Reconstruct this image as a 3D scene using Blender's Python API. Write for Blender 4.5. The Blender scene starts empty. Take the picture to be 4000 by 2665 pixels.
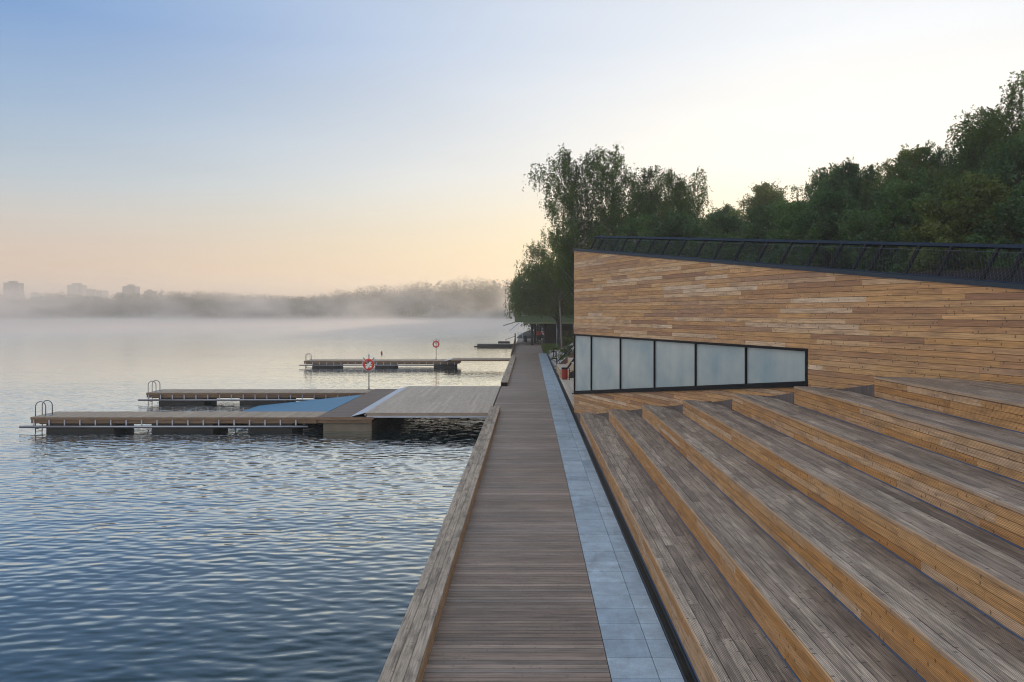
import bpy, math, random
import numpy as np
from mathutils import Vector as V, Matrix
R = random.Random(7)
NR = np.random.default_rng(11)
S = bpy.context.scene
COL = S.collection
PI = math.pi

# ------------------------------------------------------------------ helpers
def link(o, parent=None):
    COL.objects.link(o)
    if parent is not None:
        o.parent = parent
    return o

def tag(o, label=None, cat=None, group=None, kind=None):
    if label: o['label'] = label
    if cat: o['category'] = cat
    if group: o['group'] = group
    if kind: o['kind'] = kind
    return o

def thing(name, label, cat, loc=(0, 0, 0), rz=0, group=None):
    o = bpy.data.objects.new(name, None)
    o.empty_display_size = .3
    link(o)
    o.location = loc
    o.rotation_euler = (0, 0, rz)
    return tag(o, label, cat, group)

class MB:
    """collects polygons with uv + per-face random value, links them as one mesh object"""
    def __init__(s):
        s.v = []; s.f = []; s.uv = []; s.r = []
    def poly(s, pts, uvs=None, rnd=.5):
        i = len(s.v)
        s.v += [tuple(p) for p in pts]
        s.f.append(tuple(range(i, i + len(pts))))
        s.uv += uvs if uvs else [(p[0], p[1]) for p in pts]
        s.r.append(rnd)
    def board(s, o, a, b, c, rnd=None, ou=None):
        """box from corner o, a = length, b = width, c = thickness"""
        o, a, b, c = V(o), V(a), V(b), V(c)
        if a.cross(b).dot(c) < 0:
            o = o + b; b = -b
        rnd = R.random() if rnd is None else rnd
        u0, v0 = R.random() * 90, R.random() * 90
        la, lb, lc = a.length, b.length, c.length
        def q(p0, e, f, le, lf, sw=False):
            uv = [(0, 0), (le, 0), (le, lf), (0, lf)]
            if sw: uv = [(y, x) for x, y in uv]
            s.poly([p0, p0 + e, p0 + e + f, p0 + f], [(u0 + x, v0 + y) for x, y in uv], rnd)
        q(o + c, a, b, la, lb)
        q(o, b, a, lb, la, True)
        q(o, a, c, la, lc)
        q(o + b, c, a, lc, la, True)
        q(o, c, b, lc, lb)
        q(o + a, b, c, lb, lc)
        return s
    def box(s, x0, x1, y0, y1, z0, z1, rnd=None):
        dx, dy, dz = x1 - x0, y1 - y0, z1 - z0
        if dx >= dy and dx >= dz: return s.board((x0, y0, z0), (dx, 0, 0), (0, dy, 0), (0, 0, dz), rnd)
        if dy >= dz: return s.board((x0, y0, z0), (0, dy, 0), (dx, 0, 0), (0, 0, dz), rnd)
        return s.board((x0, y0, z0), (0, 0, dz), (dx, 0, 0), (0, dy, 0), rnd)
    def prism(s, pts, O, P, Q, N, t, rnd=None, swap=False):
        """extrude 2-d polygon (ccw in P,Q with N = PxQ) by t along N"""
        rnd = R.random() if rnd is None else rnd
        u0, v0 = R.random() * 90, R.random() * 90
        O, P, Q, N = V(O), V(P), V(Q), V(N)
        ar = sum(pts[i][0] * pts[(i + 1) % len(pts)][1] - pts[(i + 1) % len(pts)][0] * pts[i][1] for i in range(len(pts)))
        if ar < 0: pts = pts[::-1]
        lo = [O + P * p + Q * q for p, q in pts]
        hi = [x + N * t for x in lo]
        uv = [((q, p) if swap else (p, q)) for p, q in pts]
        uv = [(u0 + x, v0 + y) for x, y in uv]
        s.poly(hi, uv, rnd)
        s.poly(lo[::-1], uv[::-1], rnd)
        n = len(pts)
        for i in range(n):
            j = (i + 1) % n
            d = .02
            s.poly([lo[i], lo[j], hi[j], hi[i]], [uv[i], uv[j], (uv[j][0], uv[j][1] + d), (uv[i][0], uv[i][1] + d)], rnd)
        return s
    def tube(s, path, r, n=8, rnd=.5, cap=True):
        path = [V(p) for p in path]
        rs = r if isinstance(r, (list, tuple)) else [r] * len(path)
        rings = []
        prev = None
        for i, p in enumerate(path):
            d = (path[min(i + 1, len(path) - 1)] - path[max(i - 1, 0)])
            d.normalize()
            if prev is None:
                prev = d.orthogonal().normalized()
            x = (prev - d * prev.dot(d)).normalized()
            prev = x
            y = d.cross(x)
            i0 = len(s.v)
            for k in range(n):
                w = 2 * PI * k / n
                s.v.append(tuple(p + (x * math.cos(w) + y * math.sin(w)) * rs[i]))
            rings.append(i0)
        acc = 0
        for i in range(len(path) - 1):
            a, b = rings[i], rings[i + 1]
            l = (path[i + 1] - path[i]).length
            for k in range(n):
                k2 = (k + 1) % n
                s.f.append((a + k, a + k2, b + k2, b + k))
                c = 2 * PI * max(rs[i], .02)
                s.uv += [(acc, k / n * c), (acc, (k + 1) / n * c), (acc + l, (k + 1) / n * c), (acc + l, k / n * c)]
                s.r.append(rnd)
            acc += l
        if cap:
            for i0, rev in ((rings[0], True), (rings[-1], False)):
                f = tuple(range(i0, i0 + n))
                s.f.append(f[::-1] if rev else f)
                s.uv += [(0, 0)] * n
                s.r.append(rnd)
        return s
    def build(s, name, m, parent=None, smooth=False, loc=None):
        me = bpy.data.meshes.new(name)
        me.from_pydata(s.v, [], s.f)
        uvl = me.uv_layers.new(name='UVMap')
        uvl.data.foreach_set('uv', np.array(s.uv, dtype=np.float32).ravel())
        at = me.attributes.new('rnd', 'FLOAT', 'FACE')
        at.data.foreach_set('value', np.array(s.r, dtype=np.float32))
        if smooth: me.polygons.foreach_set('use_smooth', [True] * len(me.polygons))
        me.materials.append(m)
        me.update()
        o = bpy.data.objects.new(name, me)
        link(o, parent)
        if loc: o.location = loc
        return o

def np_mesh(name, verts, faces_n, m, parent=None, rnd=None, k=4):
    """verts (N*k,3) as N separate k-gons"""
    n = faces_n
    me = bpy.data.meshes.new(name)
    me.vertices.add(n * k); me.vertices.foreach_set('co', verts.astype(np.float32).ravel())
    me.loops.add(n * k); me.loops.foreach_set('vertex_index', np.arange(n * k, dtype=np.int32))
    me.polygons.add(n); me.polygons.foreach_set('loop_start', np.arange(0, n * k, k, dtype=np.int32))
    me.polygons.foreach_set('loop_total', np.full(n, k, dtype=np.int32))
    at = me.attributes.new('rnd', 'FLOAT', 'FACE')
    at.data.foreach_set('value', (NR.random(n) if rnd is None else rnd).astype(np.float32))
    me.materials.append(m)
    me.update(calc_edges=True)
    o = bpy.data.objects.new(name, me)
    return link(o, parent)

def clip(poly, f):
    """keep the part of the 2-d polygon where f(p) >= 0 (f linear)"""
    out = []
    for i in range(len(poly)):
        a, b = poly[i], poly[(i + 1) % len(poly)]
        fa, fb = f(a), f(b)
        if fa >= 0: out.append(a)
        if (fa >= 0) != (fb >= 0):
            t = fa / (fa - fb)
            out.append((a[0] + (b[0] - a[0]) * t, a[1] + (b[1] - a[1]) * t))
    return out if len(out) > 2 else None

def area(p):
    return abs(sum(p[i][0] * p[(i + 1) % len(p)][1] - p[(i + 1) % len(p)][0] * p[i][1] for i in range(len(p)))) / 2

# ------------------------------------------------------------------ materials
class NT:
    def __init__(s, mat):
        s.t = mat.node_tree; s.t.nodes.clear()
    def n(s, typ, ins=None, **kw):
        nd = s.t.nodes.new('ShaderNode' + typ)
        for k, v in kw.items(): setattr(nd, k, v)
        for k, v in (ins or {}).items():
            sock = nd.inputs[k]
            if isinstance(v, bpy.types.NodeSocket): s.t.links.new(v, sock)
            else: sock.default_value = v
        return nd
    def math(s, op, a, b=0.0, clamp=False):
        nd = s.n('Math', {0: a, 1: b}, operation=op); nd.use_clamp = clamp
        return nd.outputs[0]
    def mix(s, fac, a, b, mode='MIX'):
        nd = s.n('Mix', data_type='RGBA', blend_type=mode)
        for i, v in ((0, fac), (6, a), (7, b)):
            if isinstance(v, bpy.types.NodeSocket): s.t.links.new(v, nd.inputs[i])
            else: nd.inputs[i].default_value = (v + (1,)) if isinstance(v, tuple) and len(v) == 3 else v
        return nd.outputs[2]
    def ramp(s, fac, stops, interp='LINEAR'):
        nd = s.n('ValToRGB', {0: fac}); cr = nd.color_ramp; cr.interpolation = interp
        while len(cr.elements) < len(stops): cr.elements.new(.5)
        for e, (p, c) in zip(cr.elements, stops):
            e.position = p; e.color = c if len(c) == 4 else (*c, 1)
        return nd.outputs[0]
    def mr(s, v, a, b, c, d):
        return s.n('MapRange', {0: v, 1: a, 2: b, 3: c, 4: d}).outputs[0]
    def out(s, sh):
        s.n('OutputMaterial', {0: sh})

def g(x): return (x, x, x)

def newmat(name):
    m = bpy.data.materials.new(name); m.use_nodes = True
    return m, NT(m)

def plain(name, col, rough=.6, metal=0., var=.15, scale=3., bump=0., spec=.5):
    m, t = newmat(name)
    tc = t.n('TexCoord').outputs['Object']
    nz = t.n('TexNoise', {'Vector': tc, 'Scale': scale, 'Detail': 5.}).outputs[0]
    c = t.mix(nz, tuple(x * (1 - var) for x in col), tuple(min(1, x * (1 + var)) for x in col))
    ins = {'Base Color': c, 'Roughness': rough, 'Metallic': metal, 'Specular IOR Level': spec}
    if bump:
        ins['Normal'] = t.n('Bump', {'Height': nz, 'Strength': bump, 'Distance': .02}).outputs[0]
    t.out(t.n('BsdfPrincipled', ins).outputs[0])
    return m

def wood(name, cols, grain=.35, knots=.6, rough=.7, stain=.35, stain_col=(.05, .045, .04), lines=0., spec=.35, big=.0):
    """planks: tint from the per-board value, grain along u, knots, weather stains"""
    m, t = newmat(name)
    uv = t.n('UVMap').outputs[0]
    rnd = t.n('Attribute', attribute_name='rnd').outputs['Fac']
    n = len(cols)
    base = t.ramp(rnd, [(i / max(1, n - 1), c) for i, c in enumerate(cols)])
    gv = t.n('Mapping', {0: uv, 3: (1.3, 42., 1)}).outputs[0]
    gr = t.n('TexNoise', {'Vector': gv, 'Scale': 1., 'Detail': 4., 'Roughness': .65, 'Distortion': .4}).outputs[0]
    base = t.mix(1., base, t.ramp(gr, [(.3, g(1 - grain)), (.7, g(1 + grain * .6))]), 'MULTIPLY')
    bv = t.n('Mapping', {0: uv, 3: (1.1, 5., 1)}).outputs[0]
    bl = t.n('TexNoise', {'Vector': bv, 'Scale': 1., 'Detail': 6., 'Roughness': .7}).outputs[0]
    sf = t.ramp(bl, [(.48, g(0)), (.68, g(1))])
    base = t.mix(t.math('MULTIPLY', sf, stain), base, stain_col)
    base = t.mix(1., base, t.ramp(bl, [(.2, g(1.12)), (.6, g(.92))]), 'MULTIPLY')
    if big:
        tc = t.n('TexCoord').outputs['Object']
        bn = t.n('TexNoise', {'Vector': tc, 'Scale': .45, 'Detail': 5., 'Roughness': .6}).outputs[0]
        base = t.mix(1., base, t.ramp(bn, [(.3, g(1 - big)), (.7, g(1 + big))]), 'MULTIPLY')
    if knots:
        kv = t.n('Mapping', {0: uv, 3: (9., 6.5, 1)}).outputs[0]
        vo = t.n('TexVoronoi', {'Vector': kv, 'Scale': 1., 'Randomness': 1.}, voronoi_dimensions='2D')
        sep = t.n('SeparateColor', {0: vo.outputs['Color']}).outputs
        kd = t.ramp(vo.outputs['Distance'], [(.0, g(1)), (.11, g(.8)), (.2, g(0))])
        kf = t.math('MULTIPLY', kd, t.math('GREATER_THAN', sep[0], .80))
        base = t.mix(t.math('MULTIPLY', kf, knots), base, tuple(x * .22 for x in cols[0]))
    hgt = gr
    if lines:
        sx = t.n('SeparateXYZ', {0: uv}).outputs[1]
        w = t.math('SINE', t.math('MULTIPLY', sx, 2 * PI / .0185))
        base = t.mix(1., base, t.ramp(w, [(.15, g(1 - lines)), (.55, g(1 + lines * .35))]), 'MULTIPLY')
    bm = t.n('Bump', {'Height': hgt, 'Strength': .35, 'Distance': .006}).outputs[0]
    t.out(t.n('BsdfPrincipled', {'Base Color': base, 'Roughness': rough, 'Normal': bm, 'Specular IOR Level': spec}).outputs[0])
    return m

def leafmat(name, c0, c1, trans=.45):
    m, t = newmat(name)
    rnd = t.n('Attribute', attribute_name='rnd').outputs['Fac']
    c = t.ramp(rnd, [(0, c0), (1, c1)])
    d = t.n('BsdfDiffuse', {0: c})
    tr = t.n('BsdfTranslucent', {0: t.mix(1., c, (1.5, 1.35, .5), 'MULTIPLY')})
    gl = t.n('BsdfGlossy', {0: (.5, .5, .5, 1), 'Roughness': .45})
    a = t.n('MixShader', {0: trans, 1: d.outputs[0], 2: tr.outputs[0]})
    b = t.n('MixShader', {0: .04, 1: a.outputs[0], 2: gl.outputs[0]})
    t.out(b.outputs[0])
    return m

M = {}
M['deck'] = wood('weathered_deck', [(0.159, 0.120, 0.097), (0.245, 0.189, 0.156), (0.190, 0.145, 0.123), (0.318, 0.258, 0.220), (0.141, 0.113, 0.097), (0.226, 0.195, 0.181), (0.184, 0.139, 0.110), (0.269, 0.214, 0.181)], grain=.45, knots=.4, rough=.55, stain=.45, lines=.35, big=.22)
M['deck_far'] = wood('weathered_far_deck', [(.20, .165, .15), (.24, .20, .185), (.22, .185, .165)], grain=.25, knots=0, rough=.6, stain=.2)
M['tread'] = wood('weathered_tread', [(0.240, 0.187, 0.147), (0.364, 0.297, 0.243), (0.280, 0.220, 0.176), (0.468, 0.400, 0.331), (0.208, 0.165, 0.140), (0.319, 0.262, 0.214), (0.403, 0.345, 0.294)], grain=.65, knots=.95, rough=.65, stain=.6, stain_col=(.06, .052, .05), lines=.5, big=.25)
M['riser'] = wood('honey_riser', [(0.576, 0.287, 0.085), (0.675, 0.408, 0.182), (0.537, 0.261, 0.072), (0.701, 0.510, 0.338), (0.600, 0.306, 0.091), (0.663, 0.427, 0.227), (0.500, 0.242, 0.072)], grain=.42, knots=.9, rough=.6, stain=.5, stain_col=(.18, .11, .07), lines=.45)
M['nosing'] = wood('pale_nosing', [(.48, .28, .12), (.40, .31, .23), (.50, .29, .12), (.36, .29, .23)], grain=.3, knots=.5, rough=.65, stain=.4, stain_col=(.22, .19, .17))
M['clad'] = wood('larch_cladding', [(0.543, 0.316, 0.151), (0.466, 0.266, 0.115), (0.599, 0.365, 0.176), (0.344, 0.193, 0.106), (0.532, 0.321, 0.137), (0.620, 0.442, 0.272), (0.310, 0.171, 0.101), (0.566, 0.349, 0.157), (0.500, 0.288, 0.115), (0.665, 0.519, 0.364), (0.421, 0.243, 0.121), (0.577, 0.376, 0.193)], grain=.42, knots=.9, rough=.62, stain=.6, stain_col=(.26, .17, .12))
M['landing'] = wood('dark_landing', [(.10, .085, .085), (.13, .11, .105), (.09, .08, .08)], grain=.3, knots=0, rough=.6)
M['beam'] = wood('grey_beam', [(.29, .255, .21), (.36, .315, .26), (.25, .22, .185), (.33, .29, .245)], grain=.5, knots=.5, rough=.75, stain=.8, stain_col=(.075, .068, .06))
M['beam_side'] = wood('beam_side', [(.36, .22, .11), (.42, .27, .15)], grain=.4, knots=.4, rough=.7)
M['gang'] = wood('gangway_boards', [(.33, .305, .265), (.40, .37, .325), (.36, .33, .29), (.44, .41, .36)], grain=.25, knots=.2, rough=.7, stain=.25, stain_col=(.2, .19, .17))
M['finger'] = wood('finger_boards', [(.26, .22, .175), (.33, .285, .23), (.29, .25, .20), (.36, .315, .255)], grain=.25, knots=.2, rough=.7, stain=.2, stain_col=(.15, .13, .11))
M['cross'] = wood('cross_boards', [(.10, .075, .062), (.135, .105, .09), (.115, .09, .075), (.09, .07, .06)], grain=.25, knots=0, rough=.6, stain=.2)
M['sidebeam'] = wood('side_beam_wood', [(.20, .14, .09), (.24, .17, .115)], grain=.35, knots=.3, rough=.7)
M['brown_fence'] = wood('brown_fence_wood', [(.15, .085, .05), (.19, .11, .065), (.13, .075, .045)], grain=.35, knots=.2, rough=.7)
M['boxwood'] = wood('bench_wood', [(.50, .36, .22), (.56, .42, .27), (.44, .33, .22)], grain=.3, knots=.3, rough=.7)
M['core'] = plain('dark_core', (.02, .018, .016), .9)
M['concrete'] = plain('wet_concrete', (.16, .145, .11), .8, scale=2, var=.4, bump=.3)
M['float'] = plain('dark_float', (.035, .035, .035), .7, scale=2, var=.4)
M['steel'] = plain('galvanised_steel', (.36, .42, .50), .35, .85, var=.2)
M['tube'] = plain('galvanised_tube', (.30, .33, .38), .3, .9, var=.15)
M['ladder'] = plain('dull_steel_tube', (.16, .17, .19), .35, .8)
M['blue'] = plain('blue_ramp', (.025, .15, .29), .6, var=.18, scale=1.5)
M['bluestrip'] = plain('blue_metal_strip', (.06, .12, .25), .5, .1, var=.1)
M['black'] = plain('black_steel', (.008, .009, .012), .6, .0, spec=.15)
M['rail'] = plain('blue_black_steel', (.010, .022, .045), .6, .0, spec=.15)
M['grate'] = plain('black_grating', (.012, .014, .015), .5, .3)
M['coping'] = plain('slate_coping', (.03, .045, .065), .6, .0, spec=.2)
M['red'] = plain('red_ring', (.62, .045, .02), .45, var=.1)
M['white'] = plain('white_plastic', (.72, .74, .78), .5, var=.05)
M['band'] = plain('grey_band', (.38, .30, .29), .5)
M['redslat'] = plain('red_slats', (.30, .022, .018), .5, var=.2)
M['redsign'] = plain('red_box', (.60, .07, .03), .5)
M['buoy'] = plain('red_buoy', (.30, .04, .03), .5)
M['green'] = plain('green_render', (.075, .12, .06), .85, scale=4, var=.3)
M['darkbrick'] = plain('dark_brick', (.03, .022, .02), .9, scale=9, var=.5)
M['post'] = plain('dark_post', (.035, .045, .05), .6)
M['palepole'] = plain('pale_pole', (.33, .45, .58), .45, .2)
M['tower'] = plain('tower_wall', (.17, .165, .175), .9, var=.1)
M['tower_pale'] = plain('tower_pale', (.5, .46, .42), .9, var=.1)
M['bark'] = plain('bark', (.05, .042, .035), .95, scale=12, var=.5, bump=.6)
M['birchbark'] = plain('birch_bark', (.17, .16, .15), .85, scale=7, var=.75, bump=.3)
M['birch'] = leafmat('birch_leaves', (.03, .07, .025), (.085, .145, .035))
M['willow'] = leafmat('willow_leaves', (.045, .095, .035), (.10, .155, .05))
M['broad'] = leafmat('broad_leaves', (.022, .07, .036), (.065, .14, .05))
M['broad2'] = leafmat('broad_leaves_warm', (.04, .08, .026), (.11, .155, .035))
M['pine'] = leafmat('pine_needles', (.02, .035, .02), (.04, .06, .03), .2)
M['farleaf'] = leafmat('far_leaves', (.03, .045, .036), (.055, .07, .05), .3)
M['grass'] = leafmat('grass_blades', (.06, .12, .02), (.12, .18, .04), .3)

def tilemat():
    m, t = newmat('blue_granite')
    rnd = t.n('Attribute', attribute_name='rnd').outputs['Fac']
    tc = t.n('TexCoord').outputs['Object']
    a = t.n('TexNoise', {'Vector': tc, 'Scale': 2.2, 'Detail': 8., 'Roughness': .7}).outputs[0]
    b = t.n('TexNoise', {'Vector': tc, 'Scale': 60., 'Detail': 3.}).outputs[0]
    c = t.ramp(rnd, [(0, (.21, .30, .395)), (.5, (.27, .365, .465)), (1, (.175, .255, .35))])
    c = t.mix(1., c, t.ramp(a, [(.3, g(.60)), (.7, g(1.28))]), 'MULTIPLY')
    c = t.mix(1., c, t.ramp(b, [(.3, g(.78)), (.7, g(1.18))]), 'MULTIPLY')
    sm = t.n('TexNoise', {'Vector': t.n('Mapping', {0: tc, 2: (0, 0, .5), 3: (3., .6, 1.)}).outputs[0], 'Scale': 1., 'Detail': 6., 'Distortion': 1.5}).outputs[0]
    c = t.mix(t.ramp(sm, [(.56, g(0)), (.72, g(.45))]), c, (.10, .12, .14))
    bm = t.n('Bump', {'Height': b, 'Strength': .2, 'Distance': .003}).outputs[0]
    t.out(t.n('BsdfPrincipled', {'Base Color': c, 'Roughness': .42, 'Normal': bm}).outputs[0])
    return m
M['tile'] = tilemat()

def glassmat():
    m, t = newmat('frosted_glass')
    tc = t.n('TexCoord').outputs['Object']
    a = t.n('TexNoise', {'Vector': tc, 'Scale': .7, 'Detail': 5.}).outputs[0]
    a = t.mr(a, .3, .7, 0., 1.)
    s = t.n('Mapping', {0: tc, 3: (14., 14., .5)}).outputs[0]
    b = t.n('TexNoise', {'Vector': s, 'Scale': 1., 'Detail': 3.}).outputs[0]
    c = t.mix(a, (.20, .31, .36), (.38, .445, .445))
    c = t.mix(1., c, t.ramp(b, [(.3, g(.975)), (.7, g(1.02))]), 'MULTIPLY')
    t.out(t.n('BsdfPrincipled', {'Base Color': c, 'Roughness': .24, 'Specular IOR Level': .9}).outputs[0])
    return m
M['glass'] = glassmat()

def watermat():
    m, t = newmat('lake_water')
    tc = t.n('TexCoord').outputs['Object']
    def wave(rot, sc, det, seed):
        mp = t.n('Mapping', {0: tc, 1: (seed, seed * .7, 0), 2: (0, 0, rot), 3: (sc[0], sc[1], 1.)}).outputs[0]
        return t.n('TexNoise', {'Vector': mp, 'Scale': 1., 'Detail': det, 'Roughness': .45}, noise_dimensions='2D').outputs[0]
    a = wave(.16, (2.1, 4.0), 0., 3.1)
    b = wave(-.45, (3.0, 5.4), 0., 9.7)
    c = wave(.35, (6.0, 10.0), 1., 21.)
    e = wave(.22, (.30, .62), 1., 31.)
    d = wave(0., (.05, .09), 1., 5.)
    h = t.math('ADD', t.math('MULTIPLY', a, .0205), t.math('MULTIPLY', b, .011))
    h = t.math('ADD', h, t.math('MULTIPLY', c, .0015))
    h = t.math('ADD', h, t.math('MULTIPLY', e, .05))
    amp = t.mr(d, .3, .7, .75, 1.2)
    amp = t.math('MULTIPLY', amp, t.mr(t.n('SeparateXYZ', {0: tc}).outputs[1], 22, 75, 1., .26))
    h = t.math('MULTIPLY', h, amp)
    nm = t.n('Bump', {'Height': h, 'Strength': 1., 'Distance': 1.}).outputs[0]
    # reflectance rises towards grazing angles over dark water
    fac = t.ramp(t.n('LayerWeight', {'Blend': .5, 'Normal': nm}).outputs['Facing'], [(.3, g(.025)), (.56, g(.07)), (.70, g(.28)), (.80, g(.68)), (.90, g(.98))])
    deep = t.n('BsdfDiffuse', {0: (.003, .022, .030, 1)})
    gl = t.n('BsdfGlossy', {0: (.90, .97, 1., 1), 'Roughness': .03, 'Normal': nm})
    t.out(t.n('MixShader', {0: fac, 1: deep.outputs[0], 2: gl.outputs[0]}).outputs[0])
    return m
M['water'] = watermat()

def groundmat():
    m, t = newmat('bank_soil')
    tc = t.n('TexCoord').outputs['Object']
    a = t.n('TexNoise', {'Vector': tc, 'Scale': .8, 'Detail': 8.}).outputs[0]
    c = t.ramp(a, [(.35, (.05, .07, .025)), (.55, (.10, .11, .05)), (.7, (.14, .12, .09))])
    t.out(t.n('BsdfPrincipled', {'Base Color': c, 'Roughness': .95, 'Normal': t.n('Bump', {'Height': a, 'Strength': .6, 'Distance': .1}).outputs[0]}).outputs[0])
    return m
M['ground'] = groundmat()

def rockmat():
    m, t = newmat('rubble_stone')
    rnd = t.n('Attribute', attribute_name='rnd').outputs['Fac']
    tc = t.n('TexCoord').outputs['Object']
    a = t.n('TexNoise', {'Vector': tc, 'Scale': 6., 'Detail': 6.}).outputs[0]
    c = t.ramp(rnd, [(0, (.20, .22, .25)), (.6, (.34, .36, .39)), (1, (.46, .46, .47))])
    c = t.mix(1., c, t.ramp(a, [(.3, g(.6)), (.7, g(1.2))]), 'MULTIPLY')
    t.out(t.n('BsdfPrincipled', {'Base Color': c, 'Roughness': .9}).outputs[0])
    return m
M['rock'] = rockmat()

# ------------------------------------------------------------------ layout constants (metres; camera at x=0, y=0, promenade runs along +y)
CAM_H = 4.55
WZ = -.85
HAZE = .0007
W0 = V((2.08, 37.55, 0)); WD = V((.328, -.945, 0)).normalized(); WN = V((.945, .328, 0)).normalized()   # facade: start, direction, inward normal
def ywall(x): return 37.55 - 2.881 * (x - 2.08)
RS = .45
XS = [2.10 + .911 * i for i in range(7)]
ZS = [33.62 - 2.61 * i for i in range(7)]
Y0 = -4.0

# ------------------------------------------------------------------ setting
def grid(name, xs, ys, zf, m):
    verts = [(x, y, zf(x, y)) for y in ys for x in xs]
    nx = len(xs)
    faces = [(j * nx + i, j * nx + i + 1, (j + 1) * nx + i + 1, (j + 1) * nx + i) for j in range(len(ys) - 1) for i in range(nx - 1)]
    me = bpy.data.meshes.new(name); me.from_pydata(verts, [], faces); me.materials.append(m)
    me.polygons.foreach_set('use_smooth', [True] * len(faces)); me.update()
    return tag(link(bpy.data.objects.new(name, me)), kind='structure')

def sstep(a, b, x):
    t = min(1, max(0, (x - a) / (b - a))); return t * t * (3 - 2 * t)
def hn(x, y):
    return math.sin(x * .11 + y * .07) * .5 + math.sin(x * .031 - y * .043 + 2) * .9
def shore_x(y):
    if y < 130: return 1.0 if y > 40 else 1.5
    return 1.0 + (y - 130) * .05
def ground_z(x, y):
    # lake bed
    if y > 612 + 14 * math.sin(x * .006):
        d = y - (612 + 14 * math.sin(x * .006))
        hill = 12 * sstep(-170, 60, x) * sstep(0, 120, d)
        return -2 + 3.2 * sstep(0, 8, d) + 3 * sstep(0, 150, d) + hill
    sx = shore_x(y)
    if x < sx: return -3.0
    p = (V((x, y, 0)) - W0).dot(WN)          # behind the facade
    z = -.35
    if y > 54:
        z = -.30 + sstep(58, 66, y) * (max(0, min(3.2, (x - 2.35) * .50)) if x < 14 else 3.2)
        if y > 92: z = -.06 + (z + .06) * (1 - sstep(92, 97, y) * (1 - sstep(5, 9, x)))
        z = max(z, -.3)
    rise = sstep(9, 22, p) * 3.5 + sstep(20, 120, p) * 5
    z = z + rise * (1 if y < 40 else sstep(6, 16, x))
    if x > 20: z += .25 * hn(x, y)
    if x < sx + .8: z = min(z, -.3)
    return z
xs = sorted(set([-1500, -900, -500, -300, -200, -120, -60, -30, -10, -2, .5, 1.4, 1.9, 2.3] + [2.6 + .5 * i for i in range(30)] + [18 + 3 * i for i in range(30)] + [120 + 40 * i for i in range(20)] + [1000, 1400]))
ys = sorted(set([-60, -30] + [-10 + 2 * i for i in range(70)] + [132 + 8 * i for i in range(58)] + [596 + 4 * i for i in range(14)] + [660 + 20 * i for i in range(12)] + [950, 1100, 1400, 1700]))
grid('ground', xs, ys, ground_z, M['ground'])

me = bpy.data.meshes.new('water')
me.from_pydata([(-1500, -60, 0), (400, -60, 0), (400, 1000, 0), (-1500, 1000, 0)], [], [(0, 1, 2, 3)])
me.materials.append(M['water'])
o = link(bpy.data.objects.new('water', me)); o.location.z = WZ; tag(o, kind='structure')

# promenade
mb = MB()
y = -3.0
while y < 91.8:
    w = .1165
    x = -1.78
    mb.board((x, y, -.03), (2.795, 0, 0), (0, w, 0), (0, 0, .03), None)
    y += w + .0095
tag(mb.build('promenade', M['deck']), kind='structure')
mb = MB()
y = 91.8
while y < 160:
    mb.board((-1.95, y, -.033), (3.55 + (.6 if y > 112 else 0), 0, 0), (0, .118, 0), (0, 0, .03), None)
    y += .125
tag(mb.build('far_promenade', M['deck_far']), kind='structure')
mb = MB(); mb.box(-1.72, 1.98, -3.2, 160, -3.2, -.06); tag(mb.build('promenade_base', M['core']), kind='structure')
# stone paving strip
mb = MB(); y = -3.0; k = 0
while y < 91.4:
    mb.board((1.025, y, -.028), (0, .591, 0), (.590, 0, 0), (0, 0, .03), None)
    mb.board((1.623, y, -.028), (0, .591, 0), (.292, 0, 0), (0, 0, .03), None)
    y += .6
tag(mb.build('paving', M['tile']), kind='structure')
# deck beside the lodge (behind its corner) and dark ground boards before the ramped aisle
mb = MB(); x = 2.13
while x < 7.4:
    y1 = 58.0; ys0 = max(ywall(x + .14) + .0, ywall(x)) + .25 if False else (37.9 + (x - 2.08) * 3.1)
    mb.board((x, ys0, -.03), (0, y1 - ys0, 0), (.138, 0, 0), (0, 0, .03)); x += .145
tag(mb.build('side_deck', M['gang']), kind='structure')
mb = MB(); y = ZS[0] + .02
while y < 37.4:
    xe = min(2.54, (37.55 - (y + .14)) / 2.881 + 2.08)
    if xe - 2.10 > .03: mb.board((2.10, y, -.03), (xe - 2.10, 0, 0), (0, .136, 0), (0, 0, .03))
    y += .142
tag(mb.build('aisle_floor', M['landing']), kind='structure')

# ------------------------------------------------------------------ drain channel
t = thing('drain_channel', 'long narrow black slotted drain between the stone paving and the timber tiers', 'drain')
mb = MB()
for x in (1.925, 2.045): mb.box(x, x + .022, -3, 91.4, -.06, .004)
mb.box(1.925, 2.067, -3, 91.4, -.075, -.06)
mb.build('frame', M['coping'], t)
mb = MB(); y = -3.
while y < 56:
    mb.box(1.95, 2.042, y, y + .014, -.025, -.002); y += .03 if y < 30 else .05
mb.box(1.99, 2.0, -3, 91, -.03, -.006)
mb.build('grating', M['grate'], t)

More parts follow.
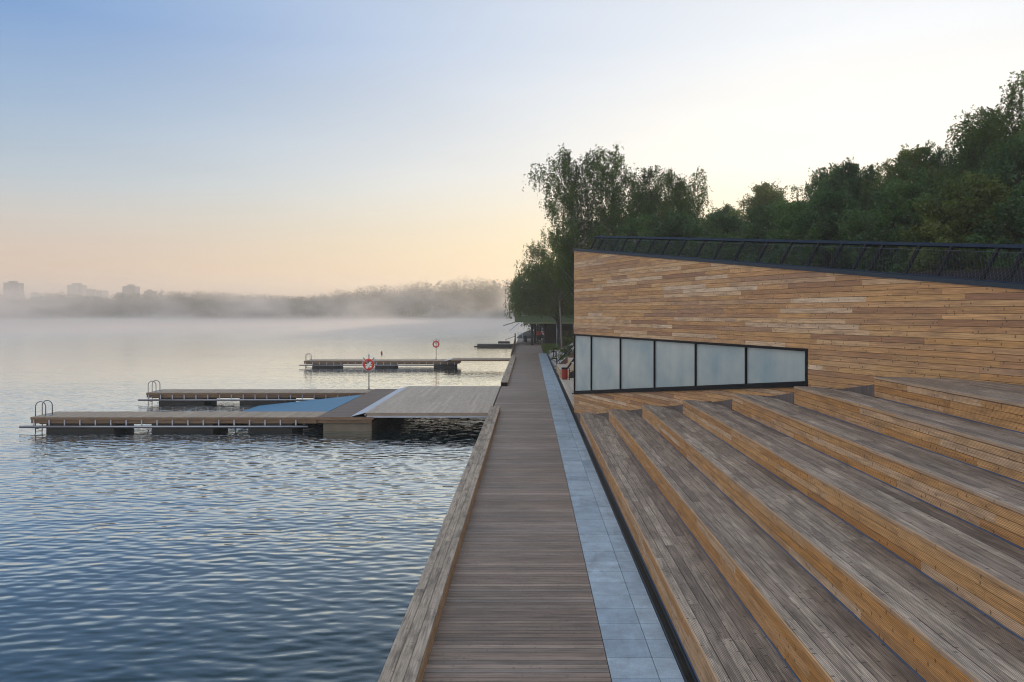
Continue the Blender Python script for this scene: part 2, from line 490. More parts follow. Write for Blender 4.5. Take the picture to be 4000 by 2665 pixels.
# ------------------------------------------------------------------ edge beams
def edge_beam(y0, y1, label, drift=0.):
    t = thing('edge_beam', label, 'beam', group='heavy timber beams along the promenade edge')
    L = y1 - y0
    for i in range(3):
        mb = MB(); y = y0
        first = True
        while y < y1 - .01:
            l = R.uniform(2.6, 4.2)
            if first: l *= R.uniform(.4, 1); first = False
            if y1 - y - l < .8: l = y1 - y
            x = -1.765 + i * .1475
            mb.board((x, y, .205), (0, l - .004, 0), (.141, 0, 0), (0, 0, .045))
            y += l
        if i == 0: top = mb
        else:
            off = len(top.v); top.v += mb.v; top.f += [tuple(k + off for k in f) for f in mb.f]; top.uv += mb.uv; top.r += mb.r
    top.build('top_boards', M['beam'], t)
    mb = MB(); y = y0
    while y < y1 - .01:
        l = min(y1 - y, 4.)
        mb.board((-1.345, y, .004), (0, l - .004, 0), (0, 0, .2), (.022, 0, 0)); mb.board((-1.762, y, -.10), (0, l - .004, 0), (0, 0, .304), (.022, 0, 0)); y += l
    mb.build('side_board', M['beam_side'], t)
    mb = MB(); mb.box(-1.738, -1.347, y0 + .002, y1 - .002, .003, .204); mb.build('end_block', M['black'], t)
    return t
edge_beam(-3, 37.75, 'long weathered timber beam with three top boards, running from the foreground to the wide gangway')
edge_beam(50.9, 82.6, 'weathered timber beam with dark end face, beyond the wide gangway')

# ------------------------------------------------------------------ seating tiers
ord_ = ['lowest timber seating tier, right beside the black drain', 'second seating tier up from the drain, weathered grey tread over honey riser',
        'third seating tier up from the drain, weathered grey tread over honey riser', 'middle of the seven seating tiers, three below and three above it',
        'fifth seating tier up from the drain, third below the top platform', 'seating tier directly below the deep top platform, sixth from the drain',
        'deep topmost seating platform of grey boards reaching the cladded wall']
def tierlen(mb, o, w, th, y0, y1, lmin=2.6, lmax=4.6, axis='z', gap=.004):
    y = y0; l = R.uniform(.8, lmax)
    while y < y1 - .01:
        if y1 - y - l < .5: l = y1 - y
        c = (o[0], y, o[1])
        mb.board(c, (0, l - gap, 0), (w, 0, 0), (0, 0, th)); y += l; l = R.uniform(lmin, lmax)
for n in range(7):
    x0, z1, ye = XS[n], RS * (n + 1), ZS[n]
    t = thing('seating_tier', ord_[n], 'seating tier', (x0, 0, z1), group='stepped timber seating tiers')
    xw = XS[n + 1] if n < 6 else 13.5
    nb = 6 if n < 6 else 39
    mb = MB(); pw = .911 / 6
    for i in range(nb):
        xa = i * pw + (0. if i else .012); xb = (i + 1) * pw - .009
        if n < 6:
            ends = [ye - (0 if x < .42 else (x - .42) / .49 * 1.42) for x in (xa, xb)]
        else:
            ends = [min(ye - x * .30, ywall(x0 + x) - .03) for x in (xa, xb)]
        y = Y0; l = R.uniform(1, 4.5)
        lo = min(ends)
        while y < lo - .02:
            if lo - y - l < .7:
                mb.prism([(xa, y), (xb, y), (xb, ends[1]), (xa, ends[0])], (0, 0, -.035), (1, 0, 0), (0, 1, 0), (0, 0, 1), .035, swap=True); break
            mb.board((xa, y, -.035), (0, l - .005, 0), (xb - xa, 0, 0), (0, 0, .035)); y += l; l = R.uniform(2.8, 4.8)
    mb.build('tread', M['tread'], t)
    mb = MB(); tierlen(mb, (-.012, -.046), .022, .044, Y0, ye); mb.build('nosing', M['nosing'], t)
    mb = MB()
    h = (RS - .052 - .012) / 3
    for k in range(3):
        y = Y0; l = R.uniform(.8, 4.)
        while y < ye - .01:
            if ye - y - l < .6: l = ye - y
            mb.board((0, y, -RS + .014 + k * h), (0, l - .004, 0), (0, 0, h - .008), (.024, 0, 0)); y += l; l = R.uniform(2.2, 4.6)
    # return panel at the far end
    for k in range(3):
        mb.board((.03, ye - .012, -RS + .014 + k * h), (.39, 0, 0), (0, 0, h - .008), (0, .02, 0))
    mb.build('riser', M['riser'], t)
    mb = MB(); mb.box(-.018, -.004, Y0, ye - .3, -RS + .003, -RS + .014); mb.build('base_strip', M['bluestrip'], t)
    mb = MB(); mb.box(.03, xw - x0 - .01 if n < 6 else 3.4, Y0 + .02, ye - .03, -RS - .1, -.04)
    mb.build('core', M['core'], t)
    if n < 6:
        mb = MB(); xa, xb = x0 + .42, XS[n + 1] + (.42 if n < 5 else 1.44)
        P = [(xa, ye + .01), (XS[n + 1], ye - 1.40), (XS[n + 1], ZS[n + 1] + .01), (xb, ZS[n + 1] + (.01 if n < 5 else -.40)), (xb, ywall(xb) - .02), (xa, ywall(xa) - .02)]
        # planks across the aisle, following its slope
        def az(p): return .158 * ((p[0] + x0 - W0.x) * WD.x + (p[1] - W0.y) * WD.y - 1.45) - z1
        y = ZS[n + 1] - .45
        while y < ywall(xa):
            q = clip(P, lambda p: p[1] - y); q = clip(q, lambda p: y + .137 - p[1]) if q else None
            if q and area(q) > .004:
                q = [(a - x0, b) for a, b in q]
                hi = [(p[0], p[1], az(p)) for p in q]; lo = [(p[0], p[1], -RS - .3) for p in q]; r = R.random()
                mb.poly(hi, None, r)
                for i in range(len(q)):
                    j = (i + 1) % len(q); mb.poly([lo[i], lo[j], hi[j], hi[i]], None, r)
            y += .142
        mb.build('landing', M['landing'], t)

# ------------------------------------------------------------------ lodge with cladded facade
lodge = thing('timber_lodge', 'long timber clad lodge with sloping roofline and a band of frosted windows', 'building')
TMAX = 32.
def topz(s): return 7.44 - .1043 * s
WT = 3.585          # window head
def wbot(s): return .87 + .1065 * s
WEND = 16.5
mb = MB()
PH = .1365
row = 0; z = -.1
starts = {}
while z < 7.5:
    s = -R.choice([.3, .9, 1.5, 2.1, 2.7, 3.3])
    z1 = z + PH - .0085
    while s < TMAX:
        l = R.choice([1.45, 1.93, 2.9, 2.9, 3.87, 4.35, 4.83])
        a, b = max(0, s), min(TMAX, s + l - .003)
        s += l
        if b - a < .05: continue
        rnd = R.random()
        P = [(a, z), (b, z), (b, z1), (a, z1)]
        P = clip(P, lambda p: topz(p[0]) - .05 - p[1])
        if not P: continue
        parts = []
        q = clip(P, lambda p: p[1] - WT)
        if q: parts.append(q)
        low = clip(P, lambda p: WT - p[1])
        if low:
            q = clip(low, lambda p: p[0] - WEND)
            if q: parts.append(q)
            lf = clip(low, lambda p: WEND - p[0])
            if lf:
                q = clip(lf, lambda p: wbot(p[0]) - p[1])
                if q: parts.append(q)
        for q in parts:
            if area(q) > .0008:
                mb.prism(q, W0 - WN * .0, WD, (0, 0, 1), -WN, .022 + R.uniform(0, .003), rnd)
    z += PH
mb.build('cladding', M['clad'], lodge)
# dark backing wall: facade sheet around the opening, plus end and back walls
mb = MB()
BK = W0 + WN * .02
def fp(s, z, d=0.): return W0 + WD * s + WN * d + V((0, 0, z))
ENDV = V((.28, .96, 0)).normalized() * 9.5
TZ = lambda s: topz(s) - .06
mb.poly([fp(0, WT, .02), fp(WEND, WT, .02), fp(TMAX, WT, .02), fp(TMAX, TZ(TMAX), .02), fp(0, TZ(0), .02)])
mb.poly([fp(WEND, -.3, .02), fp(TMAX, -.3, .02), fp(TMAX, WT, .02), fp(WEND, WT, .02)])
mb.poly([fp(0, -.3, .02), fp(WEND, -.3, .02), fp(WEND, wbot(WEND), .02), fp(0, wbot(0), .02)])
mb.poly([fp(0, wbot(0), .35), fp(WEND, wbot(WEND), .35), fp(WEND, WT, .35), fp(0, WT, .35)])
a, b, c, d = fp(0, -.3, .02), fp(TMAX, -.3, .02), W0 + WD * TMAX + WN * 9 + V((0, 0, -.3)), W0 + ENDV + V((0, 0, -.3))
def up(p, z): return V((p.x, p.y, z))
mb.poly([d, a, up(a, TZ(0)), up(d, 6.2)])
mb.poly([c, d, up(d, 6.2), up(c, 5.72)])
mb.poly([b, c, up(c, 5.72), up(b, TZ(TMAX))])
mb.build('wall', M['core'], lodge)
# roof: warped deck from facade top to a level back edge
rv = []; n = 24
mb = MB()
for i in range(n):
    s0, s1 = TMAX * i / n, TMAX * (i + 1) / n
    def back(s):
        f = s / TMAX
        p = (W0 + ENDV) * (1 - f) + (W0 + WD * TMAX + WN * 9) * f
        return V((p.x, p.y, 6.2 - .42 * min(1, f * 2.2)))
    mb.poly([fp(s0, topz(s0) - .055, .1), fp(s1, topz(s1) - .055, .1), back(s1), back(s0)])
mb.build('roof', plain('roof_membrane', (.022, .02, .028), .95, scale=2, spec=0.), lodge)
mb = MB()
mb.prism([(-.03, topz(0) - .05), (TMAX, topz(TMAX) - .05), (TMAX, topz(TMAX) + .045), (-.03, topz(0) + .048)], W0 + WN * .12, WD, (0, 0, 1), -WN, .17)
mb.build('coping', M['coping'], lodge)
mb = MB()   # corner boards of the end wall
z = -.1
while z < 7.3:
    mb.board(W0 + V((0, 0, z)) + WN * .03, ENDV, (0, 0, PH - .004), V((-.96, .28, 0)) * .02); z += PH
mb.build('end_cladding', M['clad'], lodge)

MUL = [0.0, 1.93, 4.86, 7.76, 10.68, 13.6, WEND]
mb = MB()
fw = .055
mb.prism([(-.06, WT - .075), (WEND, WT - .075), (WEND, WT + .002), (-.06, WT + .002)], W0 + WN * .06, WD, (0, 0, 1), -WN, .115)
mb.prism([(-.02, wbot(0) - .005), (WEND, wbot(WEND) - .005), (WEND, wbot(WEND) + .09), (-.02, wbot(0) + .09)], W0 + WN * .06, WD, (0, 0, 1), -WN, .10)
mb.prism([(WEND - .10, wbot(WEND) + .09), (WEND - .0, wbot(WEND) + .09), (WEND - .0, WT - .075), (WEND - .10, WT - .075)], W0 + WN * .06, WD, (0, 0, 1), -WN, .10)
for k, s in enumerate(MUL[:-1]):
    w = .042
    mb.prism([(s - w / 2, wbot(s) + .088), (s + w / 2, wbot(s) + .088), (s + w / 2, WT - .074), (s - w / 2, WT - .074)], W0 + WN * .06, WD, (0, 0, 1), -WN, .095)
win = mb.build('window', M['black'], lodge)
mb = MB()
mb.prism([(-.10, wbot(0) - .06), (WEND, wbot(WEND) - .06), (WEND, wbot(WEND) - .006), (-.10, wbot(0) - .006)], W0 + WN * .06, WD, (0, 0, 1), -WN, .15)
mb.build('sill', M['black'], win)
for a, b in zip(MUL[:-1], MUL[1:]):
    mb = MB(); a2, b2 = a + .03, b - (.03 if b < WEND else .105)
    mb.prism([(a2, wbot(a2) + .095), (b2, wbot(b2) + .095), (b2, WT - .08), (a2, WT - .08)], W0 + WN * .06, WD, (0, 0, 1), -WN, .035)
    mb.build('pane', M['glass'], win)

# ------------------------------------------------------------------ roof railing
rail = thing('roof_railing', 'dark blue steel railing with wire mesh leaning back along the sloping roof edge', 'railing')
bpx = [2299.5, 2327.6, 2384, 2417, 2466, 2520, 2576, 2640, 2709, 2780, 2859, 2948, 3039, 3142, 3230, 3321, 3385, 3524, 3648, 3824, 3924]
def s_of(px):
    u = (px - 2067) / 3200
    return (37.55 * u - 2.08) / (.328 + .945 * u)
SP = [s_of(p) for p in bpx] + [24.0, 25.4, 26.2, 27.8, 29.2, 30.8]
def lean(s): return .30 + (s - 1.6) * .0085
def rh(s): return .56 + (s - 1.6) * .0072
def rb(s): return fp(s, topz(s) + .03, .06)
def rt(s): return fp(s, topz(s) + .03 + rh(s), .06 + lean(s))
TLT = (WN * .48 + V((0, 0, .88))).normalized()
PPN = (WN * .88 - V((0, 0, .48))).normalized()
for s in SP:
    mb = MB(); a, b = rb(s), rt(s)
    mb.board(a - WD * .04 - PPN * .03, b - a, WD * .08, PPN * .06)
    mb.build('post', M['black'], rail)
mb = MB()
a, b = rt(SP[0] - .12), rt(SP[-1] + .2)
mb.board(a - PPN * .03 - TLT * .0, b - a, TLT * .085, PPN * .07); mb.build('top_rail', M['rail'], rail)
mb = MB()
a, b = rb(SP[0] - .1), rb(SP[-1] + .2)
mb.board(a - PPN * .045, b - a, TLT * .03, PPN * .03); mb.build('base_rail', M['rail'], rail)
# diagonal wire net on the outer face
mb = MB(); pitch = .09; s = SP[0]; s1 = SP[-1]
def npnt(s, f):
    p = rb(s) + (rt(s) - rb(s)) * f
    return p - PPN * .036
def wire(mb, a, b, w=.003):
    d = (b - a).normalized(); x = d.cross(PPN).normalized() * w
    mb.poly([a - x, b - x, b + x, a + x]); y = PPN * w
    mb.poly([a - y, b - y, b + y, a + y])
FM = .86
while s < s1:
    r = (rt(s) - rb(s)).length * FM
    if s + r * .62 < s1: wire(mb, npnt(s, 0.02), npnt(s + r * .62, FM))
    if s + r * .62 < s1: wire(mb, npnt(s + r * .62, 0.02), npnt(s, FM))
    s += pitch
for f in (FM, .03):
    a, b = npnt(SP[0], f), npnt(s1, f); mb.board(a, b - a, TLT * .008, PPN * .008)
mb.build('wire_mesh', plain('zinc_wire', (.05, .075, .09), .5, .2), rail)
ret = thing('roof_railing', 'short dark railing with handrail running back from the left tip of the roof', 'railing')
A = rt(SP[0] - .1); E = V((.285, .958, 0)).normalized()
mb = MB(); mb.board(A, E * 10.5 + V((0, 0, -.15)), (.05, 0, 0), (0, 0, .05)); mb.build('top_rail', M['rail'], ret)
for k in range(7):
    p = A + E * (1.0 + 1.45 * k)
    mb = MB(); zz = 7.3 - .115 * (1 + 1.45 * k)
    mb.board(V((p.x - .3, p.y, zz - .12)), V((.3, 0, p.z - zz + .10)), (.04, 0, 0), (0, .05, 0)); mb.build('post', M['black'], ret)

# ------------------------------------------------------------------ docks
def hoop_ladder(loc, label):
    t = thing('pool_ladder', label, 'ladder', loc, group='hooped steel ladders on the pontoons')
    for dy in (0, .52):
        mb = MB(); path = [(-.03, dy, -1.05), (-.03, dy, .42)]
        for k in range(1, 10):
            w = PI * k / 10; path.append((.205 - .235 * math.cos(w), dy, .42 + .24 * math.sin(w)))
        path += [(.44, dy, .42), (.44, dy, .0)]
        mb.tube(path, .021, 8); mb.build('handrail', M['ladder'], t, True)
    for k in range(3):
        mb = MB(); mb.tube([(-.03, 0, -.34 - .26 * k), (-.03, .52, -.34 - .26 * k)], .018, 6); mb.build('rung', M['ladder'], t, True)
    mb = MB(); mb.box(.36, .56, -.06, .58, .003, .012); mb.build('base_plate', M['steel'], t)
    return t

def finger(x0, x1, y0, y1, floats, label):
    zt = -.19
    t = thing('pontoon_finger', label, 'pontoon', (x0, y0, zt), group='floating timber pontoons')
    L, W = x1 - x0, y1 - y0
    mb = MB(); x = 0.
    while x < L - .02:
        w = min(.138, L - x); mb.board((x, 0.0, -.03), (0, W, 0), (w, 0, 0), (0, 0, .03)); x += .145
    mb.build('deck', M['finger'], t)
    mb = MB()
    for yy in (.005, W - .035):
        x = 0
        while x < L - .01:
            l = min(4.2, L - x); mb.board((x, yy, -.125), (l - .004, 0, 0), (0, .03, 0), (0, 0, .094)); x += l
        x = .05
        while x < L - .05:
            l = min(4.2, L - .05 - x); mb.board((x, yy + (.05 if yy < 1 else -.05), -.29), (l - .004, 0, 0), (0, .04, 0), (0, 0, .16)); x += l
    for xx in (.004, L - .034): mb.board((xx, .05, -.29), (0, W - .1, 0), (.03, 0, 0), (0, 0, .258))
    mb.build('side_beam', M['sidebeam'], t)
    for yy, sg in ((.0, -1), (W, 1)):
        mb = MB(); mb.tube([(-.40, yy + sg * .13, -.425), (L - .4, yy + sg * .13, -.425)], .058, 10); mb.build('fender_tube', M['tube'], t, True)
        x = .16; first = None
        while x < L - .35:
            if first is None:
                mb = MB(); mb.box(-.028, .028, -.012, .012, -.44, -.128); mb.box(-.028, .028, -.10, .012, -.46, -.41); first = mb.build('bracket', M['steel'], t)
                first.location = (x, yy + sg * .012, 0)
            else:
                c = first.copy(); COL.objects.link(c); c.parent = t; c.location = (x, yy + sg * .012, 0)
            x += .70
    for a, b in floats:
        mb = MB(); mb.box(a - x0, b - x0, .12, W - .12, -1.2, -.295); mb.build('float', M['float'], t)
    mb = MB()
    for k in range(4): mb.box(.3, L - .3, .25 + k * .5, .33 + k * .5, -.22, -.035)
    for yy in (.35, W * .5 - .06, W - .47): mb.box(.2, L - .2, yy, yy + .12, -.36, -.225)  # bearers added under the deck to block bright reflections between the floats
    mb.build('joist', M['core'], t)
    return t
finger(-22.65, -9.62, 37.2, 39.3, [(-22.0, -18.9), (-17.2, -14.4), (-12.8, -10.8)], 'nearest floating timber pontoon finger, in front of the blue slipway')
finger(-22.7, -9.62, 48.55, 50.75, [(-22.0, -19.3), (-17.2, -14.4), (-12.8, -10.8)], 'floating pontoon finger behind the blue slipway, with a life ring stand near its dark end')
finger(-22.2, -6.9, 80.7, 83.4, [(-21.4, -18.9), (-15.2, -13.3), (-9.4, -7.3)], 'farther separate floating pontoon reached by a narrow gangway')
hoop_ladder((-22.64, 37.62, -.19), 'steel hoop ladder at the tip of the nearest pontoon')
hoop_ladder((-22.69, 48.85, -.19), 'steel hoop ladder at the tip of the pontoon behind the blue slipway')
hoop_ladder((-22.19, 81.35, -.19), 'small far steel hoop ladder at the tip of the separate distant pontoon')

t = thing('cross_pontoon', 'dark brown boarded cross pontoon joining the two fingers beside the gangway', 'pontoon', (-9.6, 37.2, -.19), group='floating timber pontoons')
mb = MB(); y = 0.
while y < 13.8:
    mb.board((0, y, -.03), (2.5, 0, 0), (0, .135, 0), (0, 0, .03)); y += .141
mb.build('deck', M['cross'], t)
mb = MB()
mb.box(0, 2.5, -.03, -.002, -.135, -.004); mb.box(.02, 2.44, .02, .06, -.275, -.137)
mb.box(-.03, -.002, .0, 13.8, -.135, -.032); mb.box(2.502, 2.53, 0, 13.8, -.135, -.032)
mb.build('edge_board', M['sidebeam'], t)
mb = MB(); mb.box(.22, 2.42, .12, 13.6, -1.2, -.28); mb.build('float', M['concrete'], t)

t = thing('gangway', 'wide grey boarded gangway with pale metal lip, between the promenade and the dark cross pontoon', 'gangway', (-7.45, 37.25, 0), group='gangways from promenade to pontoons')
mb = MB(); x = 0.
while x < 5.62:
    y = 0.
    cuts = [0, R.choice([2.6, 3.4, 4.4]), R.choice([7.2, 8.4, 9.4]), 13.55]
    for a, b in zip(cuts[:-1], cuts[1:]):
        mb.board((x, a, -.03), (0, b - a - .004, 0), (.137, 0, 0), (0, 0, .03))
    x += .1435
mb.build('deck', M['gang'], t)
mb = MB(); mb.box(.02, 5.6, -.03, -.002, -.135, -.002); mb.box(.02, 5.6, 13.56, 13.59, -.135, -.002); mb.build('edge_board', M['finger'], t)
mb = MB(); mb.box(.05, 5.6, -.012, .05, -.22, -.137); mb.box(.05, 5.6, 13.5, 13.56, -.22, -.137)
mb.build('steel_frame', M['steel'], t)
mb = MB()
for k in range(9): mb.box(.1 + .65 * k, .16 + .65 * k, .06, 13.48, -.16, -.035)
for k in range(6): mb.box(.08, 5.55, .6 + 2.4 * k, .72 + 2.4 * k, -.24, -.165)
mb.build('joist', M['core'], t)
mb = MB(); mb.prism([(-.68, -.186), (.0, -.004), (.0, .004), (-.68, -.176)], (0, 0, 0), (1, 0, 0), (0, 0, 1), (0, -1, 0), -13.55); mb.build('metal_lip', M['white'] if False else plain('bright_aluminium', (.34, .41, .52), .5, .3), t)
mb = MB(); mb.tube([(.02, -.03, -.10), (.02, .2, -.10)], .055, 12); mb.build('roller', M['steel'], t, True)

t = thing('gangway', 'narrow far gangway from the promenade beam to the separate pontoon', 'gangway', (-7.6, 79.6, 0), group='gangways from promenade to pontoons')
mb = MB(); x = 0.
while x < 5.7: mb.board((x, 0, -.03), (0, 2.9, 0), (.137, 0, 0), (0, 0, .03)); x += .1435
mb.build('deck', M['finger'], t)
mb = MB(); mb.box(0, 5.7, -.03, -.002, -.16, -.002); mb.box(0, 5.7, 2.9, 2.93, -.16, -.002); mb.build('edge_board', M['sidebeam'], t)
mb = MB(); mb.prism([(-.7, -.186), (.0, -.004), (.0, .004), (-.7, -.176)], (0, 0, 0), (1, 0, 0), (0, 0, 1), (0, -1, 0), -2.9); mb.build('metal_lip', M['steel'], t)

t = thing('slipway', 'blue sloping slipway between the two pontoon fingers, dipping into the water', 'slipway', (-9.64, 39.4, -.2))
mb = MB(); mb.prism([(-8.6, -.95), (-.02, -.03), (-.02, -.002), (-8.6, -.92)], (0, 0, 0), (1, 0, 0), (0, 0, 1), (0, -1, 0), -8.2); mb.build('surface', M['blue'], t)
mb = MB()
for yy in (.05, 4., 8.0): mb.board((-8.5, yy, -1.08), (8.4, 0, .90), (0, .08, 0), (0, 0, .1))
mb.build('frame', M['float'], t)

# life ring stands
def ring_stand(loc, label, rlabel, bag=True):
    t = thing('life_ring_stand', label, 'stand', loc, group='life ring stands on the pontoons')
    mb = MB(); mb.tube([(0, 0, 0), (0, 0, 2.16)], .032, 8); mb.build('pole', M['ladder'], t, True)
    mb = MB(); mb.tube([(0, 0, .002), (0, 0, .015)], .15, 12); mb.tube([(0, 0, .015), (0, 0, .08)], [.09, .035], 10); mb.build('base_plate', M['ladder'], t)
    for sx in (-1, 1):
        mb = MB(); mb.board((sx * .02, -.06, 1.55), (sx * .34, 0, .40), (0, .03, 0), V((-sx * .40, 0, .34)).normalized() * .055); mb.build('arm', M['ladder'], t)
    for sx in (-1, 1):
        mb = MB(); mb.board((0, -.02, 2.165), (sx * .44, 0, -.25), (0, .22, 0), (0, 0, .012)); mb.build('roof_plate', M['white'], t)
    r = thing('life_ring', rlabel, 'life ring', (loc[0], loc[1] - .12, loc[2] + 1.55), group='red life rings')
    mb = MB(); n = 36
    ring = [(.285 * math.cos(2 * PI * k / n), 0, .285 * math.sin(2 * PI * k / n)) for k in range(n + 1)]
    mb.tube(ring, .07, 12, cap=False); mb.build('ring', M['red'], r, True)
    for k in range(4):
        w = PI / 4 + k * PI / 2
        mb = MB(); mb.tube([(.285 * math.cos(w + d), 0, .285 * math.sin(w + d)) for d in (-.055, 0, .055)], .0735, 12, cap=False); mb.build('band', M['band'], r, True)
        mb = MB(); q = []
        for j in range(9):
            ww = w + PI / 2 * j / 8; rad = .365 + (.05 * math.sin(PI * j / 8)); q.append((rad * math.cos(ww), -.01, rad * math.sin(ww)))
        mb.tube(q, .007, 5); mb.build('grab_rope', M['white'], r)
    th = thing('throw_bag', 'white throw line bundle hanging inside the ' + ('near' if bag else 'far') + ' life ring', 'rescue line', (loc[0], loc[1] - .16, loc[2] + 1.5))
    mb = MB()
    if bag: mb.board((-.17, -.03, -.16), (.26, 0, .40), (.10, 0, -.06), (0, .06, 0))
    else: mb.board((-.03, -.03, .02), (.22, 0, .01), (0, 0, .09), (0, .06, 0))
    mb.build('bag', M['white'], th)
    mb = MB(); mb.tube([(-.05, -.01, .1), (-.10, -.03, .22), (-.08, -.01, .33)], .012, 6); mb.build('cord', M['white'], th)
ring_stand((-9.9, 50.62, -.19), 'grey life ring stand on the pontoon behind the blue slipway', 'larger looking red life ring on the near stand', True)
ring_stand((-9.45, 83.2, -.19), 'grey life ring stand on the separate far pontoon', 'small far red life ring on the distant pontoon stand', False)

# red buoy
t = thing('buoy', 'small dark red buoy floating alone on the pale lake', 'buoy', (-19.45, 108, WZ))
mb = MB(); mb.tube([(0, 0, -.1), (0, 0, -.02), (0, 0, .08), (0, 0, .2), (0, 0, .28), (0, 0, .32)], [.05, .1, .125, .12, .07, .03], 12); mb.build('body', M['buoy'], t, True)
mb = MB(); mb.tube([(0, 0, .30), (0, 0, .37)], .02, 6); mb.build('ring_eye', M['ladder'], t)

# old far dock
t = thing('old_dock', 'low dark concrete dock far along the promenade with a rough stone root', 'dock', (-8.2, 129.5, WZ))
mb = MB(); mb.board((0, 0, -.3), (6.4, -.2, 0), (0, 2.4, 0), (0, 0, .66)); mb.build('deck', M['float'], t)
mb = MB(); mb.board((-.05, -.03, .362), (6.5, -.2, 0), (0, 2.5, 0), (0, 0, .06)); mb.build('top_slab', M['post'], t)
mb = MB(); mb.board((-.55, .5, .0), (.6, 0, 0), (0, .2, 0), (0, 0, .12)); mb.build('bumper', M['core'], t)
t = thing('floating_log', 'thin dark floating boom just beyond the old dock', 'boom', (-5.6, 148, WZ))
mb = MB(); mb.tube([(0, 0, .12), (2.1, 0, .12)], .14, 8); mb.build('log', M['float'], t, True)

# brown balustrade
t = thing('plank_balustrade', 'brown plank balustrade rising along the far lakeside edge of the promenade', 'fence')
mb = MB(); yy = 84.0; k = 0
while yy < 127:
    h = .28 + (yy - 84) / 43 * .95
    xx = -1.9 - .25 * ((yy - 84) / 43) ** 1.5
    mb.board((xx, yy, -.1), (0, 0, h + .1 + R.uniform(-.02, .02)), (0, .50, 0), (.09, 0, 0)); yy += .51
mb.build('planks', M['brown_fence'], t)
mb = MB(); mb.box(-2.26, -2.10, 127., 127.2, -.1, 1.42); mb.build('end_post', M['brown_fence'], t)
t = thing('handrail', 'thin brown sloping handrail above the old dock root', 'handrail', (-3.6, 127.4, 0))
mb = MB(); mb.tube([(0, 0, -.5), (0, 0, .36)], .04, 6); mb.build('post', M['brown_fence'], t)
mb = MB(); mb.tube([(-.12, 0, .34), (1.45, 0, .92)], .04, 6); mb.build('rail', M['brown_fence'], t)
t = thing('gate_frame', 'pale slender metal frame beside the end of the brown balustrade', 'frame', (-1.75, 128.5, 0))
mb = MB(); mb.tube([(0, 0, 1.15), (.75, 0, 1.05)], .03, 6); mb.tube([(0, 0, 1.4), (.7, 0, 1.4)], .012, 6); mb.build('rail', M['palepole'], t)
for x, h in ((0., 1.4), (.72, 1.42)):
    mb = MB(); mb.tube([(x, 0, 0), (x, 0, h)], .04, 6); mb.build('post', M['palepole'], t)
t = thing('litter_bin', 'dark bin standing right of the pale metal frame', 'bin', (-.62, 128, 0))
mb = MB(); mb.tube([(0, 0, 0), (0, 0, .8)], [.26, .3], 12); mb.build('body', M['post'], t)
mb = MB(); mb.tube([(0, 0, .80), (0, 0, .9)], [.31, .2], 12); mb.build('lid', M['black'], t)
t = thing('beached_boat', 'dark upturned boat hull lying beyond the pavilion posts', 'boat', (.4, 146, 0))
mb = MB()
def hull(f, w): return (-2.6 + 5.2 * f, math.cos(w) * .9 * math.sin(PI * min(max(f, .03), .97)) ** .6, math.sin(w) * 1.32 * math.sin(PI * min(max(f, .03), .97)) ** .7 + .0)
nn, kk = 18, 10
for i in range(nn):
    for j in range(kk):
        q = [hull(i / nn, PI * j / kk), hull((i + 1) / nn, PI * j / kk), hull((i + 1) / nn, PI * (j + 1) / kk), hull(i / nn, PI * (j + 1) / kk)]
        mb.poly(q)
mb.build('hull', M['post'], t, True)
mb = MB(); mb.tube([hull(i / nn, PI / 2) for i in range(1, nn)], .04, 6); mb.build('keel', M['black'], t)

# pavilion on posts
pav = thing('pavilion', 'green upper storey on dark round posts beneath the willow, with dark lower wall', 'building', (-2.0, 114., 0))
mb = MB(); mb.box(0, 9.5, 0, 22, 3.22, 6.9); mb.build('wall', M['green'], pav)
mb = MB(); mb.box(1.2, 9.5, -.06, 22, 3.02, 3.218); mb.build('floor_slab', plain('fascia_green', (.14, .17, .09), .8), pav)
for x, y in ((2.42, 1.9), (2.85, 6.7), (3.33, 14.8), (3.78, 21.)):
    mb = MB(); mb.tube([(x, y, 0), (x, y, 3.02)], .18, 12); mb.build('post', M['post'], pav, True)
mb = MB(); mb.box(4.25, 8.2, 2.2, 14, 0, 3.02); mb.build('lower_wall', M['darkbrick'], pav)
mb = MB(); mb.prism([(-.4, 6.9), (9.9, 6.9), (9.9, 7.1), (4.75, 8.4), (-.4, 7.1)], (0, -.4, 0), (1, 0, 0), (0, 0, 1), (0, 1, 0), 22.6); mb.build('roof', M['darkbrick'], pav)
mb = MB()
for a in ((.58, .66, 4.2, 5.5), (1.3, 1.38, 4.2, 5.5)): mb.box(a[0], a[1], -.05, -.002, a[2], a[3])
mb.box(.5, 1.44, -.08, -.002, 4.12, 4.2); mb.box(.58, 1.38, -.05, -.002, 5.5, 5.58)
w = mb.build('window', M['white'], pav)
mb = MB(); mb.box(.66, 1.3, -.03, -.003, 4.2, 5.5); mb.build('pane', M['glass'], w)
for a, b, m in (((-1.6, .6, 2.75), (.95, 1.5, 3.5), 'post'), ((-.75, -.3, 2.0), (.62, -.05, 3.15), 'palepole')):
    mb = MB(); mb.tube([a, b], .055, 6); mb.build('awning_pole', M[m], pav)
t = thing('warning_box', 'small bright red box fixed on the dark pavilion posts', 'box', (1.38, 127.5, 0))
mb = MB(); mb.box(-.45, .45, -.2, .1, 1.05, 1.65); mb.build('casing', M['redsign'], t)
mb = MB(); mb.box(-.12, .12, -.05, .05, 0, 1.05); mb.build('foot', M['post'], t)
t = thing('crowd_barrier', 'low grey metal barrier with thin bars beside the pavilion posts', 'barrier', (-.3, 114.6, 0))
